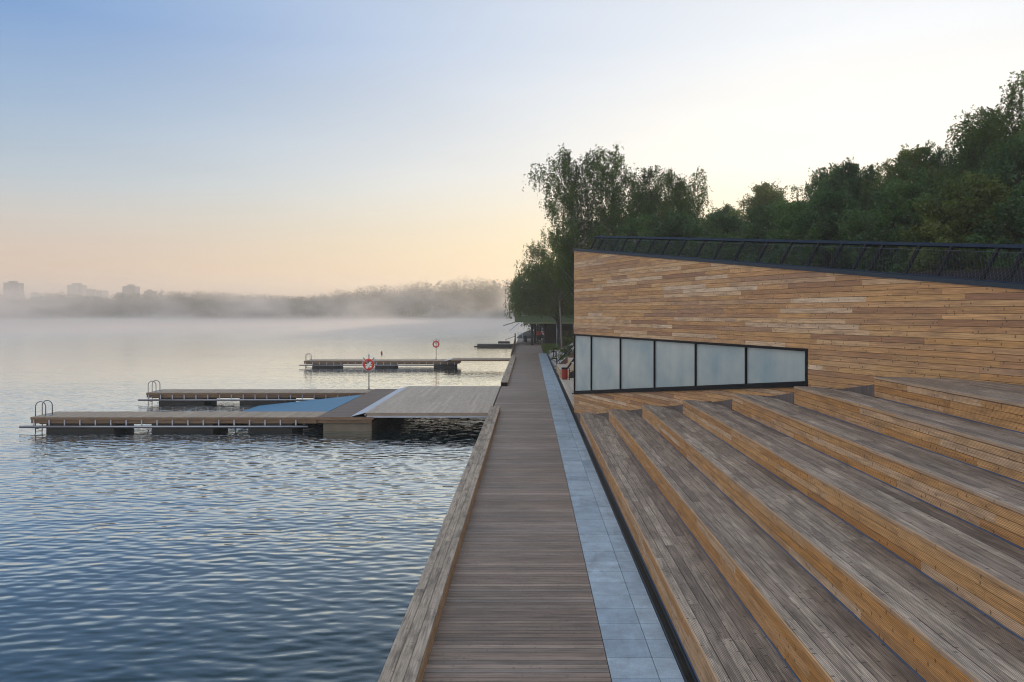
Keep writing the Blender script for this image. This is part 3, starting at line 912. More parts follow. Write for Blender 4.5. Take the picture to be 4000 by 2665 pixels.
mb = MB(); mb.tube([(0, 0, 0), (0, 0, 1.02), (.1, 0, 1.1), (1.5, 1.6, 1.1), (1.6, 1.7, 1.02), (1.6, 1.7, 0)], .03, 6); mb.tube([(0, 0, .2), (1.6, 1.7, .2)], .025, 6); mb.build('frame', M['post'], t)
mb = MB()
for k in range(1, 10): mb.tube([(.16 * k, .17 * k, .2), (.16 * k, .17 * k, 1.08)], .013, 5)
mb.build('bars', M['post'], t)
t = thing('lamp_post', 'slim pale blue lamp post on the grass in front of the pavilion', 'lamp post', (3.47, 102.5, .2))
mb = MB(); mb.tube([(0, 0, -.4), (0, 0, 3.25)], .06, 8); mb.build('pole', M['palepole'], t, True)
mb = MB(); mb.box(-.16, .10, -.1, .1, 3.25, 3.34); mb.build('lamp_head', M['palepole'], t)

# things on the side deck
tb = thing('bench_block', 'low timber bench block beside the paving, behind the red bin', 'bench', (2.14, 57.1, 0), group='timber bench blocks on the small deck')
def bench_block(t, w, l, h):
    mb = MB(); x = 0.
    while x < w - .02: mb.board((x, 0, h - .03), (0, l, 0), (min(.138, w - x), 0, 0), (0, 0, .03)); x += .145
    mb.build('top', M['gang'], t)
    mb = MB(); z = .01
    while z < h - .06:
        mb.board((0.0, 0, z), (0, l, 0), (0, 0, .128), (.022, 0, 0)); mb.board((.03, 0, z), (w - .03, 0, 0), (0, 0, .128), (0, .022, 0)); z += .134
    mb.build('side', M['boxwood'], t)
    mb = MB(); mb.box(.03, w - .02, .03, l - .02, 0, h - .035); mb.build('core', M['core'], t)
bench_block(tb, .93, 7.0, .52)
tb = thing('bench_block', 'taller timber bench block partly hidden by the lodge corner', 'bench', (3.08, 57.1, 0), group='timber bench blocks on the small deck')
bench_block(tb, 1.6, 8.4, .96)
t = thing('waste_bin', 'round bin of red vertical slats with a black rim', 'bin', (2.42, 55.9, 0))
mb = MB()
for k in range(18):
    w = 2 * PI * k / 18; r = .19
    c, s_ = math.cos(w), math.sin(w)
    mb.board((r * c - .026 * s_ * -1 - .0, r * s_ - .026 * c, .05), (0, 0, .66), (-.052 * s_, .052 * c, 0), (.018 * c, .018 * s_, 0))
mb.build('slats', M['redslat'], t)
mb = MB(); mb.tube([(0, 0, .0), (0, 0, .70)], .17, 16); mb.build('liner', M['black'], t)
mb = MB(); mb.tube([(0, 0, .70), (0, 0, .81)], .215, 18); mb.build('rim', M['black'], t)
t = thing('folding_chair', 'black folded fabric chair between the red bin and the lodge', 'chair', (2.86, 55.4, 0))
for x in (-.15, .17):
    mb = MB(); mb.board((x, 0, 0), (0, .12, .80), (.05, 0, 0), (0, .04, 0)); mb.build('leg', M['black'], t)
mb = MB(); mb.prism([(-.19, .12), (.21, .14), (.21, .62), (.1, .60), (-.1, .52), (-.17, .42)], (0, .06, 0), (1, 0, 0), (0, 0, 1), (0, -1, 0), .1); mb.build('seat_fabric', plain('black_fabric', (.012, .012, .014), .9), t)
t = thing('stair_railing', 'black sloping stair railing with lower rail above the rubble bank', 'railing', (2.32, 66., .0))
mb = MB(); mb.board((0, 0, .60), (3.0, .6, 2.95), (0, .06, 0), (-.05, 0, .06)); mb.build('top_rail', M['black'], t)
mb = MB(); mb.board((.1, 0, .36), (3.0, .6, 2.75), (0, .05, 0), (-.02, 0, .03)); mb.build('lower_rail', M['black'], t)
for k in range(4):
    mb = MB(); mb.board((.05 + .75 * k, .15 * k, .38 + .70 * k), (.09, 0, .27), (0, .05, 0), (.04, 0, 0)); mb.build('baluster', M['black'], t)
mb = MB(); mb.prism([(.05, .0), (3.1, 2.2), (3.1, 2.95), (.05, .34)], (0, .1, 0), (1, 0, 0), (0, 0, 1), (0, -1, 0), .06); mb.build('stringer', wood('red_stringer', [(.12, .06, .045), (.15, .075, .05)], knots=0), t)
t = thing('handrail', 'thick black diagonal handrail over the timber bench blocks', 'handrail', (2.66, 58.6, 0))
mb = MB(); mb.board((-.02, 0, .50), (1.5, 3.5, 1.62), (.09, 0, -.05), (0, .05, .05)); mb.build('rail', M['black'], t)
for f in (.5, .95):
    mb = MB(); mb.box(1.5 * f - .02, 1.5 * f + .02, 3.5 * f - .02, 3.5 * f + .02, .9, .52 + 1.62 * f); mb.build('post', M['black'], t)
for i, (x, y, dx) in enumerate(((2.28, 67.5, -.35), (2.62, 79.5, -.4), (2.55, 86., .3))):
    t = thing('bollard_light', ['black angled path light on the rubble nearest the bench blocks', 'black angled path light halfway along the rubble edge', 'black angled path light farthest along the rubble edge, near the lawn'][i], 'path light', (x, y, -.25), group='black path lights on the rubble bank')
    mb = MB(); mb.box(-.045, .045, -.045, .045, 0, .98); mb.build('post', M['black'], t)
    mb = MB(); mb.box(min(0, dx) - .045, max(0, dx) + .045, -.05, .05, .982, 1.06); mb.build('lamp_arm', M['black'], t)

# rubble on the bank
def rubble():
    pts = []
    ico = np.array([(0, 0, 1), (.89, 0, .45), (.28, .85, .45), (-.72, .53, .45), (-.72, -.53, .45), (.28, -.85, .45), (.72, .53, -.45), (-.28, .85, -.45), (-.89, 0, -.45), (-.28, -.85, -.45), (.72, -.53, -.45), (0, 0, -1)])
    F = [(0, 1, 2), (0, 2, 3), (0, 3, 4), (0, 4, 5), (0, 5, 1), (1, 6, 2), (2, 7, 3), (3, 8, 4), (4, 9, 5), (5, 10, 1), (6, 7, 2), (7, 8, 3), (8, 9, 4), (9, 10, 5), (10, 6, 1), (11, 7, 6), (11, 8, 7), (11, 9, 8), (11, 10, 9), (11, 6, 10)]
    vs = []; rn = []
    for _ in range(2600):
        x = 2.25 + abs(R.gauss(0, 2.3)); y = R.uniform(58.5, 97)
        if y < 67 and x > 2.9: continue
        if math.sin(x * 1.7 + y * .35) + math.sin(y * .8 - x) > 1.0: continue
        s = R.uniform(.10, .26)
        p = ico * NR.uniform(.7, 1.2, (12, 1)) * s * np.array([1.2, 1, .75])
        p = p + np.array([x, y, ground_z(x, y) + s * .25])
        r = R.random()
        for f in F: vs.append(p[list(f)]); rn.append(r)
    vs = np.concatenate(vs)
    o = np_mesh('rubble', vs, len(rn), M['rock'], None, np.array(rn), 3)
    tag(o, 'pale grey rubble stones covering the bank beyond the lodge', 'rubble', kind='stuff')
rubble()
def grass():
    n = 14000
    x = NR.uniform(1.75, 5.6, n); y = NR.uniform(92.5, 116, n)
    x2 = np.abs(NR.normal(0, 2.2, 9000)) + 2.3; y2 = NR.uniform(60, 98, 9000)
    k = (np.sin(x2 * 1.7 + y2 * .35) + np.sin(y2 * .8 - x2)) > .75
    x = np.concatenate([x, x2[k]]); y = np.concatenate([y, y2[k]]); n = len(x)
    z = np.array([ground_z(a, b) for a, b in zip(x, y)])
    h = NR.uniform(.12, .42, n); w = NR.uniform(.02, .05, n); a = NR.uniform(0, 2 * PI, n); lx = NR.normal(0, .1, n); ly = NR.normal(0, .1, n)
    v = np.zeros((n, 3, 3)); v[:, :, 0] = x[:, None]; v[:, :, 1] = y[:, None]; v[:, :, 2] = z[:, None] - .03
    v[:, 0, 0] -= w * np.cos(a); v[:, 0, 1] -= w * np.sin(a); v[:, 1, 0] += w * np.cos(a); v[:, 1, 1] += w * np.sin(a)
    v[:, 2, 0] += lx; v[:, 2, 1] += ly; v[:, 2, 2] += h
    tag(np_mesh('grass', v.reshape(-1, 3), n, M['grass'], None, None, 3), 'short green grass on the bank before the pavilion', 'grass', kind='stuff')
grass()

# ------------------------------------------------------------------ trees
def leaf_quads(c, size, hang=.0, aspect=.55):
    """leaf rhombi at centres c (N,3)"""
    n = len(c)
    d = NR.normal(0, 1, (n, 3)); d[:, 2] -= hang; d /= np.linalg.norm(d, axis=1)[:, None]
    e = NR.normal(0, 1, (n, 3)); e -= d * (e * d).sum(1)[:, None]; e /= np.linalg.norm(e, axis=1)[:, None]
    s = (size * NR.uniform(.65, 1.3, n))[:, None]
    v = np.stack([c - d * s * .5, c + e * s * .5 * aspect, c + d * s * .5, c - e * s * .5 * aspect], 1)
    return v.reshape(-1, 3)

def bend(p0, d0, L, n, up=0., wob=.1, rr=R):
    p = V(p0); d = V(d0).normalized(); out = [p.copy()]
    for i in range(n):
        d = (d + V((rr.uniform(-wob, wob), rr.uniform(-wob, wob), up + rr.uniform(-wob, wob) * .5))).normalized()
        p = p + d * (L / n); out.append(p.copy())
    return out

def path_pts(path, f):
    k = f * (len(path) - 1); i = min(int(k), len(path) - 2); return path[i].lerp(path[i + 1], k - i)

def birch_meshes(H, W, seed, nlimb=70, dens=1., lsz=.14, lmat='birch', bark='birchbark', base=.2, twig=1.3, per=27):
    """limbs reach from the trunk to a lumpy ovoid envelope; leafy twigs hang all along them"""
    rr = random.Random(seed)
    tr = MB(); lc = []
    trunk = bend((0, 0, -.5), (rr.uniform(-.03, .03), rr.uniform(-.03, .03), 1), H * .97 + .5, 12, .03, .03, rr)
    tr.tube(trunk, [max(.02, .011 * H * (1 - i / 12.3)) for i in range(13)], 8)
    ex = [0, .12, .3, .5, .68, .82, .92, 1.]; ey = [.6, .85, 1., 1., .94, .82, .62, .26]
    p1, p2, p3 = rr.uniform(0, 6), rr.uniform(0, 6), rr.uniform(0, 6)
    for i in range(nlimb):
        f = (i + rr.random()) / nlimb
        a = rr.uniform(0, 2 * PI)
        lump = .96 + .15 * math.sin(3 * a + 7 * f + p1) + .13 * math.sin(2 * a - 11 * f + p2) + .10 * math.sin(17 * f + p3)
        rad = W * .5 * float(np.interp(f, ex, ey)) * lump * (rr.uniform(.75, 1.08) if i % 3 else rr.uniform(.3, .7))
        zt = H * (base + (1 - base) * f)
        p0 = path_pts(trunk, max(.05, min(.97, (zt - rad * rr.uniform(.5, .9)) / H)))
        e = V((p0.x + rad * math.cos(a), p0.y + rad * math.sin(a), zt))
        mid = p0.lerp(e, .5) + V((rr.gauss(0, .1), rr.gauss(0, .1), rad * .16))
        limb = [p0, p0.lerp(mid, .5) + V((0, 0, rad * .03)), mid, mid.lerp(e, .5) + V((0, 0, rad * .07)), e]
        tr.tube(limb, [max(.008, .0034 * H * (1 - j / 4.6) * (1.1 - .7 * f)) for j in range(5)], 5)
        nt = int((5 + rad * 7.5) * dens)
        for k in range(nt):
            q = path_pts(limb, .18 + .82 * rr.random() ** .8)
            q = q + V((rr.gauss(0, .22), rr.gauss(0, .22), rr.gauss(0, .14)))
            tl = rr.uniform(.35, 1.15) * twig
            sw = (rr.gauss(0, .16), rr.gauss(0, .16)); up = rr.uniform(.0, .28)
            for j in range(int(per * tl / 1.3 * rr.uniform(.7, 1.2)) + 3):
                u = rr.random()
                lc.append((q.x + sw[0] * u * 1.6 + rr.gauss(0, .055), q.y + sw[1] * u * 1.6 + rr.gauss(0, .055), q.z + up * math.sin(PI * min(1, u * 2)) - tl * u + rr.gauss(0, .04)))
    # leader shoots at the very top
    for k in range(10):
        q = path_pts(trunk, .93 + .07 * rr.random())
        d = V((rr.gauss(0, .5), rr.gauss(0, .5), rr.uniform(.6, 1.3))) * .9
        for j in range(26):
            u = rr.random(); lc.append((q.x + d.x * u + rr.gauss(0, .06), q.y + d.y * u + rr.gauss(0, .06), q.z + d.z * u * (1.3 - u) + rr.gauss(0, .06)))
    return tr, np.array(lc), lsz, lmat, bark

def broad_meshes(H, W, seed, nclump=190, per=170, lsz=.17, lmat='broad', base=.12):
    rr = random.Random(seed); rn = np.random.default_rng(seed)
    tr = MB(); lc = []
    trunk = bend((0, 0, -.5), (rr.uniform(-.08, .08), rr.uniform(-.08, .08), 1), H * .9 + .5, 10, .03, .06, rr)
    tr.tube(trunk, [max(.03, .014 * H * (1 - i / 10.4)) for i in range(11)], 8)
    for i in range(nclump):
        f = (i + rr.random()) / nclump
        zc = base + (1 - base) * f
        prof = (math.sin(PI * (.16 + .78 * f)) ** .7) * (1. if f < .85 else .85)
        a = rr.uniform(0, 2 * PI); rad = W * .5 * prof * math.sqrt(rr.uniform(.08, 1.)) * rr.uniform(.8, 1.12)
        p0 = path_pts(trunk, max(.1, min(.98, zc - .10)))
        c = V((p0.x + rad * math.cos(a), p0.y + rad * math.sin(a), H * zc + rr.gauss(0, .3)))
        if rr.random() < .55:
            mid = p0.lerp(c, .5) + V((0, 0, -.15 * rad * rr.random()))
            tr.tube([p0, mid, c], [.035, .022, .008], 5)
        sp = rr.uniform(.35, .75) * (W / 6.5) ** .5
        n = int(per * rr.uniform(.5, 1.3))
        q = rn.normal(0, 1, (n, 3)); q /= np.maximum(1e-3, np.linalg.norm(q, axis=1))[:, None]
        q *= (rn.random(n) ** .45)[:, None] * sp * np.array([1.15, 1.15, .85])
        lc.append(q + np.array(c))
        # shoots poking out of the silhouette
        for _ in range(2):
            d = V((math.cos(a) + rr.gauss(0, .4), math.sin(a) + rr.gauss(0, .4), rr.uniform(.2, 1.6) if f > .6 else rr.uniform(-.2, .8))).normalized()
            l = sp * rr.uniform(1.1, 2.0); m = 14
            w = rn.random(m)[:, None]
            lc.append(np.array(c) + np.array(d) * (w * l) + rn.normal(0, .07, (m, 3)))
    return tr, np.concatenate(lc), lsz, lmat, 'bark'

def willow_meshes(H, W, seed, nl=900):
    """dome of arching limbs with long leaf strands hanging almost to the promenade"""
    rr = random.Random(seed); tr = MB(); lc = []
    trunk = bend((1.45, 0, -.6), (-.20, .02, 1), H * .62, 8, .03, .04, rr)
    tr.tube(trunk, [.42 - .03 * i for i in range(9)], 10)
    RD = W * .5
    for i in range(26):
        a = 2 * PI * i / 26 + rr.uniform(-.15, .15); r = RD * rr.uniform(.55, 1.)
        p0 = path_pts(trunk, rr.uniform(.55, 1.)); e = V((r * math.cos(a), r * math.sin(a), H - 3.0 * (r / RD) ** 2))
        mid = p0.lerp(e, .55) + V((0, 0, 1.0))
        tr.tube([p0, p0.lerp(mid, .5) + V((0, 0, .2)), mid, mid.lerp(e, .5) + V((0, 0, .2)), e], [.11, .085, .06, .04, .015], 5)
    for i in range(nl):
        a = rr.uniform(0, 2 * PI); f = math.sqrt(rr.random()); lobe = .84 + .10 * math.sin(5 * a + 1) + .09 * math.sin(9 * a + 4) + .05 * math.sin(14 * a)
        r = RD * f * lobe
        zt = H - 3.0 * f ** 2.2 + .5 * math.sin(3 * a + 2) * f + rr.gauss(0, .35) - (rr.uniform(0, 3) if rr.random() < .35 else 0)
        ze = 3.45 + rr.uniform(0, .8) + (rr.uniform(0, 4.) if f > .8 else rr.uniform(0, .8))
        ln = max(1.2, zt - ze)
        ox, oy = math.cos(a) * rr.uniform(0, .5), math.sin(a) * rr.uniform(0, .5)
        for j in range(int(ln * 15)):
            u = rr.random() ** .9
            lc.append((r * math.cos(a) + ox * math.sin(min(1, u * 3) * PI / 2) + rr.gauss(0, .07), r * math.sin(a) + oy * math.sin(min(1, u * 3) * PI / 2) + rr.gauss(0, .07), zt + .35 * math.sin(PI * min(1, u * 3)) - ln * u))
    return tr, np.array(lc), .25, 'willow', 'bark'

def plant(name, label, cat, loc, spec, group, hang=.6, aspect=.5, rz=None):
    tr, lc, lsz, lm, bk = spec
    t = thing(name, label, cat, loc, 0 if rz is None else rz, group)
    tr.build('trunk', M[bk], t, True)
    n = len(lc)
    # light and dark clumps: leaf tint varies slowly through the crown
    ph = NR.uniform(0, 6, 3)
    k = np.sin(lc[:, 0] * 1.3 + ph[0]) + np.sin(lc[:, 1] * 1.3 + ph[1]) + np.sin(lc[:, 2] * 1.1 + ph[2])
    rnd = np.clip(.5 + .16 * k + NR.normal(0, .18, n), 0, 1)
    np_mesh('crown', leaf_quads(lc, lsz, hang, aspect), n, M[lm], t, rnd)
    return t

def at(dx, Y):                       # D pixels (2353 wide view) -> world x at depth Y
    return (dx * 1.7 - 2067) / 3200 * Y
def top(dy, Y):
    return CAM_H + (1222 - dy * 1.7) / 3200 * Y
def base_z(x, y): return ground_z(x, y) - .1

def tree(kind, dx, dy, Y, W, seed, label, group, **kw):
    x = at(dx, Y); z0 = base_z(x, Y); H = top(dy, Y) - z0
    if kind == 'birch':
        kw['dens'] = kw.get('dens', 1.) * 1.3; sp = birch_meshes(H, W, seed, **kw); nm = 'birch_tree'
    else:
        sp = broad_meshes(H, W, seed, **kw); nm = 'broadleaf_tree'
    return plant(nm, label, 'tree', (x, Y, z0), sp, group, .9 if kind == 'birch' else .3, .5 if kind == 'birch' else .7)

GB = 'birches behind the lodge roof'
tree('birch', 1328, 336, 72, 9.4, 1, 'tall airy birch at the left edge of the lodge roof, drooping over the willow', GB, dens=1.15, base=.36, nlimb=84)
tree('birch', 1410, 335, 76, 7.4, 2, 'tall slim birch with a pointed top, second from the willow', GB, dens=1.1, nlimb=78)
tree('birch', 1497, 382, 80, 6.8, 3, 'dense round topped birch in the middle of the group above the roof', GB, dens=1.35)
tree('birch', 1548, 388, 82, 6.2, 4, 'birch with bronze lit top, right of the dense round topped one', GB, dens=1.2)
tree('birch', 1596, 386, 84, 4.2, 5, 'thin ragged birch at the right end of the birch group', GB, nlimb=44, dens=.7)
tree('broad', 1460, 455, 86, 7, 6, 'lower dark bushy tree filling the gap between the birches', GB, nclump=130)
tree('broad', 1565, 470, 90, 7.5, 7, 'lower dark bushy tree below the thin ragged birch', GB, nclump=130)
tree('birch', 1292, 528, 92, 9.0, 8, 'shorter birch behind the willow top, catching warm light', GB, nlimb=60, dens=.9, base=.56)

GF = 'forest trees behind the lodge'
forest = [
    ('birch', 2350, 160, 50, 8.6, 'tallest forest tree, cut by the right edge of the picture', dict(nlimb=80, dens=1.3, base=.1)),
    ('birch', 2282, 236, 53, 7., 'tall feathery tree just left of the tallest forest tree', dict(nlimb=74, dens=1.25, base=.1)),
    ('broad', 2238, 308, 57, 6.5, 'forest tree with rounded top two to the left of the tallest', dict()),
    ('birch', 2165, 328, 60, 8.0, 'broad forest tree with small sky gaps near its top, above the double railing post', dict(nlimb=84, dens=1.1, lmat='broad', base=.1)),
    ('broad', 2098, 352, 62, 5.5, 'forest tree with a bright feathery left shoulder', dict(lmat='broad2')),
    ('birch', 2050, 368, 63, 5., 'light drooping forest tree with thin twigs against the sky', dict(nlimb=64, lmat='broad2', base=.1)),
    ('birch', 1992, 382, 66, 7.6, 'forest tree with a flat bumpy top, middle of the long treeline', dict(nlimb=84, dens=1.1, lmat='broad', base=.1)),
    ('broad', 1935, 392, 68, 5.5, 'narrow forest tree next to the step in the treeline', dict()),
    ('birch', 1875, 386, 70, 7., 'forest tree forming the tall step down to the distant hazy trees', dict(nlimb=84, dens=1.1, lmat='broad', base=.1)),
    ('broad', 1802, 445, 92, 7.5, 'hazy distant tree right of the low dip in the treeline', dict(lmat='broad2')),
    ('broad', 1738, 433, 94, 8., 'rounded hazy tree with sunlit spiky top in the low dip', dict(lmat='broad2')),
    ('broad', 1672, 484, 100, 8., 'lowest hazy tree of the dip, next to the birches', dict()),
    ('broad', 1630, 492, 104, 7, 'small tree peeking out between the birches and the dip', dict()),
    ('broad', 2330, 330, 47, 7.5, 'large dark tree in front of the tall right edge trees', dict(nclump=170)),
    ('broad', 2205, 415, 46, 7, 'leafy green front tree low above the railing near the right', dict(nclump=170, lmat='broad2')),
    ('broad', 2110, 430, 50, 6.5, 'front row tree low above the railing, left of the leafy green one', dict(nclump=160)),
    ('broad', 2015, 440, 53, 6.5, 'dark front row tree beneath the flat bumpy treetop', dict(nclump=160)),
    ('broad', 1925, 445, 56, 6.5, 'dark front row tree beneath the narrow forest tree', dict(nclump=160)),
    ('broad', 1840, 470, 60, 6.5, 'front row tree at the foot of the step in the treeline', dict(nclump=160)),
    ('broad', 1760, 490, 72, 7.5, 'front row tree beneath the two hazy distant trees', dict(nclump=150)),
    ('broad', 1690, 510, 76, 7, 'low front row tree right of the birch group', dict(nclump=140)),
    ('broad', 2270, 330, 60, 8, 'dark filling tree behind the feathery tall tree', dict(nclump=150)),
    ('broad', 2130, 385, 70, 9, 'tree deep in the forest behind the small sky gaps', dict(nclump=150)),
    ('broad', 1960, 415, 76, 9, 'tree deep in the forest behind the flat bumpy top', dict(nclump=150)),
    ('broad', 2385, 420, 42, 7, 'nearest dark tree low at the right edge above the railing', dict(nclump=170)),
    ('broad', 1560, 505, 70, 7, 'low dark tree behind the railing under the birches', dict(nclump=140)),
    ('broad', 1480, 500, 68, 6.5, 'low dark tree behind the left part of the railing', dict(nclump=120)),
]
for i, (kd, dx, dy, Y, W, lb, kw) in enumerate(forest):
    tree(kd, dx, dy, Y, W, 40 + i, lb, GF, **kw)

wx = at(1262, 100)
wz = top(600, 100)
plant('willow_tree', 'weeping willow with curtains of hanging leaves over the green pavilion', 'tree', (wx + .3, 100, .3), willow_meshes(wz - .3, 12.6, 5), 'waterside trees', 2.2, .36)
plant('pine_tree', 'dark pine leaning over the lake beneath the pavilion floor', 'tree', (2.6, 140, 0), birch_meshes(8.5, 12.5, 77, nlimb=60, dens=.6, lsz=.3, lmat='pine', bark='bark', base=.2, twig=.5), 'waterside trees', .2, .35)
for i, (x, y, h, w, lb) in enumerate(((4.6, 93, 1.0, 2.0, 'low green bush on the rubble at the willow foot'), (5.3, 84, .7, 1.5, 'low bush high on the rubble beside the lodge edge'), (3.6, 78.5, .6, 1.2, 'small bush halfway along the rubble bank'))):
    sp = broad_meshes(h, w, 200 + i, nclump=26, per=60, lsz=.13, lmat='broad2', base=.1)
    plant('bush', lb, 'bush', (x, y, ground_z(x, y) - .05), sp, 'bushes on the rubble bank', .2, .6)

# ------------------------------------------------------------------ far shore
def far_forest():
    prof = [(-200, 1150), (0, 1150), (60, 1158), (138, 1156), (178, 1143), (224, 1138), (306, 1148), (408, 1153), (561, 1139), (612, 1136), (765, 1133), (816, 1133), (893, 1141), (944, 1146), (1020, 1140), (1051, 1150), (1170, 1150), (1250, 1147), (1330, 1128), (1370, 1135), (1400, 1121), (1470, 1112), (1530, 1115), (1580, 1107), (1640, 1094), (1700, 1100), (1760, 1087), (1820, 1077), (1900, 1085), (1960, 1088), (2200, 1080)]
    px = np.array([p[0] for p in prof]); py = np.array([p[1] for p in prof])
    vs = []; rn = []
    for row, (Yb, sc) in enumerate(((626, .72), (650, .86), (690, 1.0))):
        x = -200.
        while x < 2180:
            x += R.uniform(9, 24)
            Y = Yb + R.uniform(-8, 12) + 14 * math.sin((x - 2067) / 3200 * Yb * .006)
            yt = np.interp(x, px, py) + R.uniform(-2, 8)
            X = (x - 2067) / 3200 * Y; gz = ground_z(X, Y)
            zt = CAM_H + (1222 - yt) / 3200 * Y
            H = max(4, (zt - gz)) * sc
            W = R.uniform(7, 13)
            n = int(480)
            q = NR.normal(0, 1, (n, 3)); q /= np.linalg.norm(q, axis=1)[:, None]; q *= (NR.random(n) ** .4)[:, None]
            q *= np.array([W * .55, W * .55, H * .5]); q += np.array([X, Y, gz + H * .52])
            # bumpy tops
            q[:, 2] += np.where(q[:, 2] > gz + H * .8, NR.normal(0, .25, n), 0)
            vs.append(leaf_quads(q, .95, .1, .8)); rn.append(np.clip(R.random() * .6 + NR.random(n) * .4, 0, 1))
    vs = np.concatenate(vs); rn = np.concatenate(rn)
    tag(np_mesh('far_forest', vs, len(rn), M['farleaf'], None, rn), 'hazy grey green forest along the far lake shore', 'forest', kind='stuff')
far_forest()

def tower(x0, x1, yt, Y, label, pent=(.3, .75), step=None):
    X0, X1 = (x0 - 2067) / 3200 * Y, (x1 - 2067) / 3200 * Y
    z = CAM_H + (1222 - yt) / 3200 * Y
    W = X1 - X0; gz = 4.
    t = thing('apartment_tower', label, 'tower block', (X0, Y, gz), group='apartment towers beyond the far shore')
    z -= gz
    mb = MB(); mb.box(0, W * .56, 0, W * .8, -4, z * .94); mb.box(W * .66, W, W * .1, W * .8, -4, z * .935); mb.box(W * .56, W * .66, W * .25, W * .7, -4, z * .93); mb.build('wall', M['tower'], t)
    mb = MB(); mb.box(W * pent[0], W * pent[1], W * .2, W * .6, z * .941, z); mb.build('rooftop_block', M['tower'], t)
    mb = MB(); mb.box(W * .575, W * .645, W * .17, W * .248, 0, z * .9); mb.build('stair_strip', M['tower_pale'], t)
    if step:
        mb = MB(); mb.box(-W * step[0], -.05, W * .1, W * .8, -4, z * step[1]); mb.build('lower_wing', M['tower'], t)
tower(13, 67, 1097, 900, 'darkest tall tower block at the left edge of the far shore', (.22, .7))
tower(38, 78, 1147, 800, 'lower pale tower block in front of the darkest tall tower', (.3, .6))
tower(262, 316, 1106, 1350, 'palest misty tower block with a wide rooftop, second big one from the left', (.22, .8))
tower(478, 528, 1111, 980, 'stepped tower block with a lower wing, alone above the mid treeline', (.25, .68), (.55, .72))
tower(564, 600, 1131, 900, 'small low block just right of the stepped tower', (.2, .6))
tower(321, 394, 1128, 1400, 'wide faint low block right of the palest tower', (.1, .4))
tower(120, 148, 1141, 1300, 'small faint block between the darkest and the palest tower', (.2, .6))

# ------------------------------------------------------------------ camera, sky, sun, air
cam = bpy.data.cameras.new('camera'); co = link(bpy.data.objects.new('camera', cam))
co.location = (0, 0, CAM_H); co.rotation_euler = (PI / 2, 0, 0)
cam.sensor_width = 36; cam.lens = 36 * 3200 / 4000; cam.shift_x = -67 / 4000; cam.shift_y = -110.5 / 4000
cam.clip_start = .1; cam.clip_end = 6000
S.camera = co

AZ, EL = math.radians(25), math.radians(4.0)
sd = V((math.sin(AZ) * math.cos(EL), math.cos(AZ) * math.cos(EL), math.sin(EL)))
w = bpy.data.worlds.new('World'); S.world = w; w.use_nodes = True
nt = w.node_tree; nt.nodes.clear()
class SkyTree(NT):
    def __init__(s, tree): s.t = tree
t = SkyTree(nt)
sky = t.n('TexSky', sky_type='NISHITA'); sky.sun_disc = False; sky.sun_elevation = EL; sky.sun_rotation = AZ
sky.altitude = 200; sky.air_density = 1.0; sky.dust_density = 1.0; sky.ozone_density = 3.
# dawn sky in view: colour by height above the horizon, cool away from the sun and pale warm towards it
dirv = t.n('TexCoord').outputs['Generated']
z = t.n('SeparateXYZ', {0: dirv}).outputs[2]
dn = t.n('VectorMath', {0: dirv, 1: tuple(sd)}, operation='DOT_PRODUCT').outputs['Value']
far = t.ramp(z, [(0, (.66, .44, .36)), (.05, (.72, .50, .37)), (.10, (.59, .545, .50)), (.144, (.46, .545, .615)), (.22, (.30, .44, .63)), (.305, (.165, .325, .615)), (.45, (.26, .43, .70)), (.7, (.52, .58, .66)), (1, (.60, .62, .655))])
near = t.ramp(z, [(0, (1.08, .74, .36)), (.08, (1.05, .85, .51)), (.17, (1.0, .955, .87)), (.31, (.83, .875, .92)), (.5, (.78, .80, .85)), (1, (.60, .62, .655))])
back = t.ramp(z, [(0, (.80, .66, .66)), (.12, (.95, .78, .74)), (.3, (.88, .83, .82)), (1, (.60, .62, .655))])  # unseen sky behind the camera, made brighter than dawn to light the foreground
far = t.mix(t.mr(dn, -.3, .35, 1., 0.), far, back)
m = t.math('POWER', t.mr(dn, .5, .97, 0., 1.), 1.8)
grad = t.mix(m, far, near)
cn = t.n('TexNoise', {'Vector': t.n('Mapping', {0: dirv, 3: (2., 2., 14.)}).outputs[0], 'Scale': 1.4, 'Detail': 4.}).outputs[0]
grad = t.mix(1., grad, t.ramp(cn, [(.3, g(.97)), (.7, g(1.03))]), 'MULTIPLY')
both = t.mix(.12, t.n('VectorMath', {0: grad, 'Scale': t.math('MULTIPLY', 5.7, t.math('MULTIPLY', t.mr(z, .38, .7, 1., 1.25), t.mr(dn, .40, -.2, 1., 1.08)))}, operation='SCALE').outputs[0], sky.outputs[0])  # zenith and rear sky, out of view, boosted to lift the foreground
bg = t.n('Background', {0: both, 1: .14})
t.n('OutputWorld', {0: bg.outputs[0]})

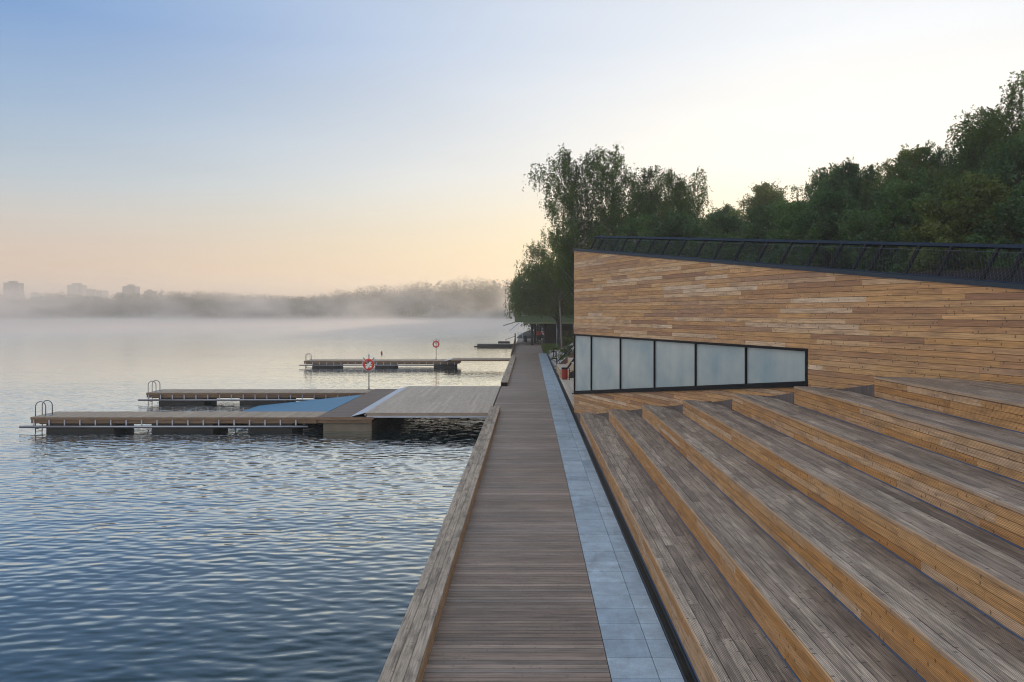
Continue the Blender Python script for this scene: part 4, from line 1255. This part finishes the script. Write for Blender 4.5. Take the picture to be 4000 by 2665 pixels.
def volume_box(name, x0, x1, y0, y1, z0, z1, m, label):
    mb = MB(); mb.box(x0, x1, y0, y1, z0, z1)
    o = mb.build(name, m)
    return tag(o, label, 'haze', kind='stuff')
m = bpy.data.materials.new('haze_air'); m.use_nodes = True; t = NT(m)
t.n('OutputMaterial', {1: t.n('VolumePrincipled', {'Color': (.99, .94, .88, 1), 'Density': HAZE, 'Anisotropy': .5}).outputs[0]})
volume_box('haze', -1450, 950, -45, 1650, -5, 62, m, 'thin morning haze over the whole lake')
m = bpy.data.materials.new('mist_air'); m.use_nodes = True; t = NT(m)
pos = t.n('TexCoord').outputs['Object']
sx = t.n('SeparateXYZ', {0: pos}).outputs
n1 = t.n('TexNoise', {'Vector': t.n('Mapping', {0: pos, 3: (.021, .010, .035)}).outputs[0], 'Scale': 1., 'Detail': 4., 'Roughness': .6}).outputs[0]
n2 = t.n('TexNoise', {'Vector': t.n('Mapping', {0: pos, 3: (.03, .004, .03)}).outputs[0], 'Scale': 1., 'Detail': 3.}).outputs[0]
low = t.math('EXPONENT', t.math('MULTIPLY', t.math('ADD', sx[2], .85), -1.25))
low = t.math('MULTIPLY', low, t.mr(sx[1], 140, 300, 0., 1.))
low = t.math('MULTIPLY', low, t.mr(n2, .35, .65, .35, 1.3))
wis = t.math('MULTIPLY', t.mr(n1, .50, .68, 0., 1.), t.mr(sx[1], 300, 520, 0., 1.))
wis = t.math('MULTIPLY', wis, t.mr(sx[2], 3, 26, 1., 0.))
den = t.math('ADD', t.math('MULTIPLY', low, .060), t.math('MULTIPLY', wis, .026))
t.n('OutputMaterial', {1: t.n('VolumePrincipled', {'Color': (1., .92, .87, 1), 'Density': den, 'Anisotropy': .68}).outputs[0]})
m.cycles.volume_step_rate = .09
volume_box('lake_mist', -900, 180, 115, 622, -.84, 30, m, 'low white mist drifting over the far part of the lake')

sl = bpy.data.lights.new('sun', 'SUN'); so = link(bpy.data.objects.new('sun', sl))
sl.energy = 2.0; sl.angle = math.radians(.5); sl.color = (1., .78, .52)
so.rotation_euler = sd.to_track_quat('Z', 'Y').to_euler(); so.location = (30, 60, 60)

S.view_settings.view_transform = 'Standard'; S.view_settings.look = 'None'; S.view_settings.exposure = .5; S.view_settings.gamma = 1
S.render.engine = 'CYCLES'
S.cycles.use_denoising = True
S.cycles.filter_width = 1.1
S.cycles.max_bounces = 8; S.cycles.diffuse_bounces = 3; S.cycles.glossy_bounces = 4; S.cycles.transparent_max_bounces = 8
S.cycles.volume_bounces = 3
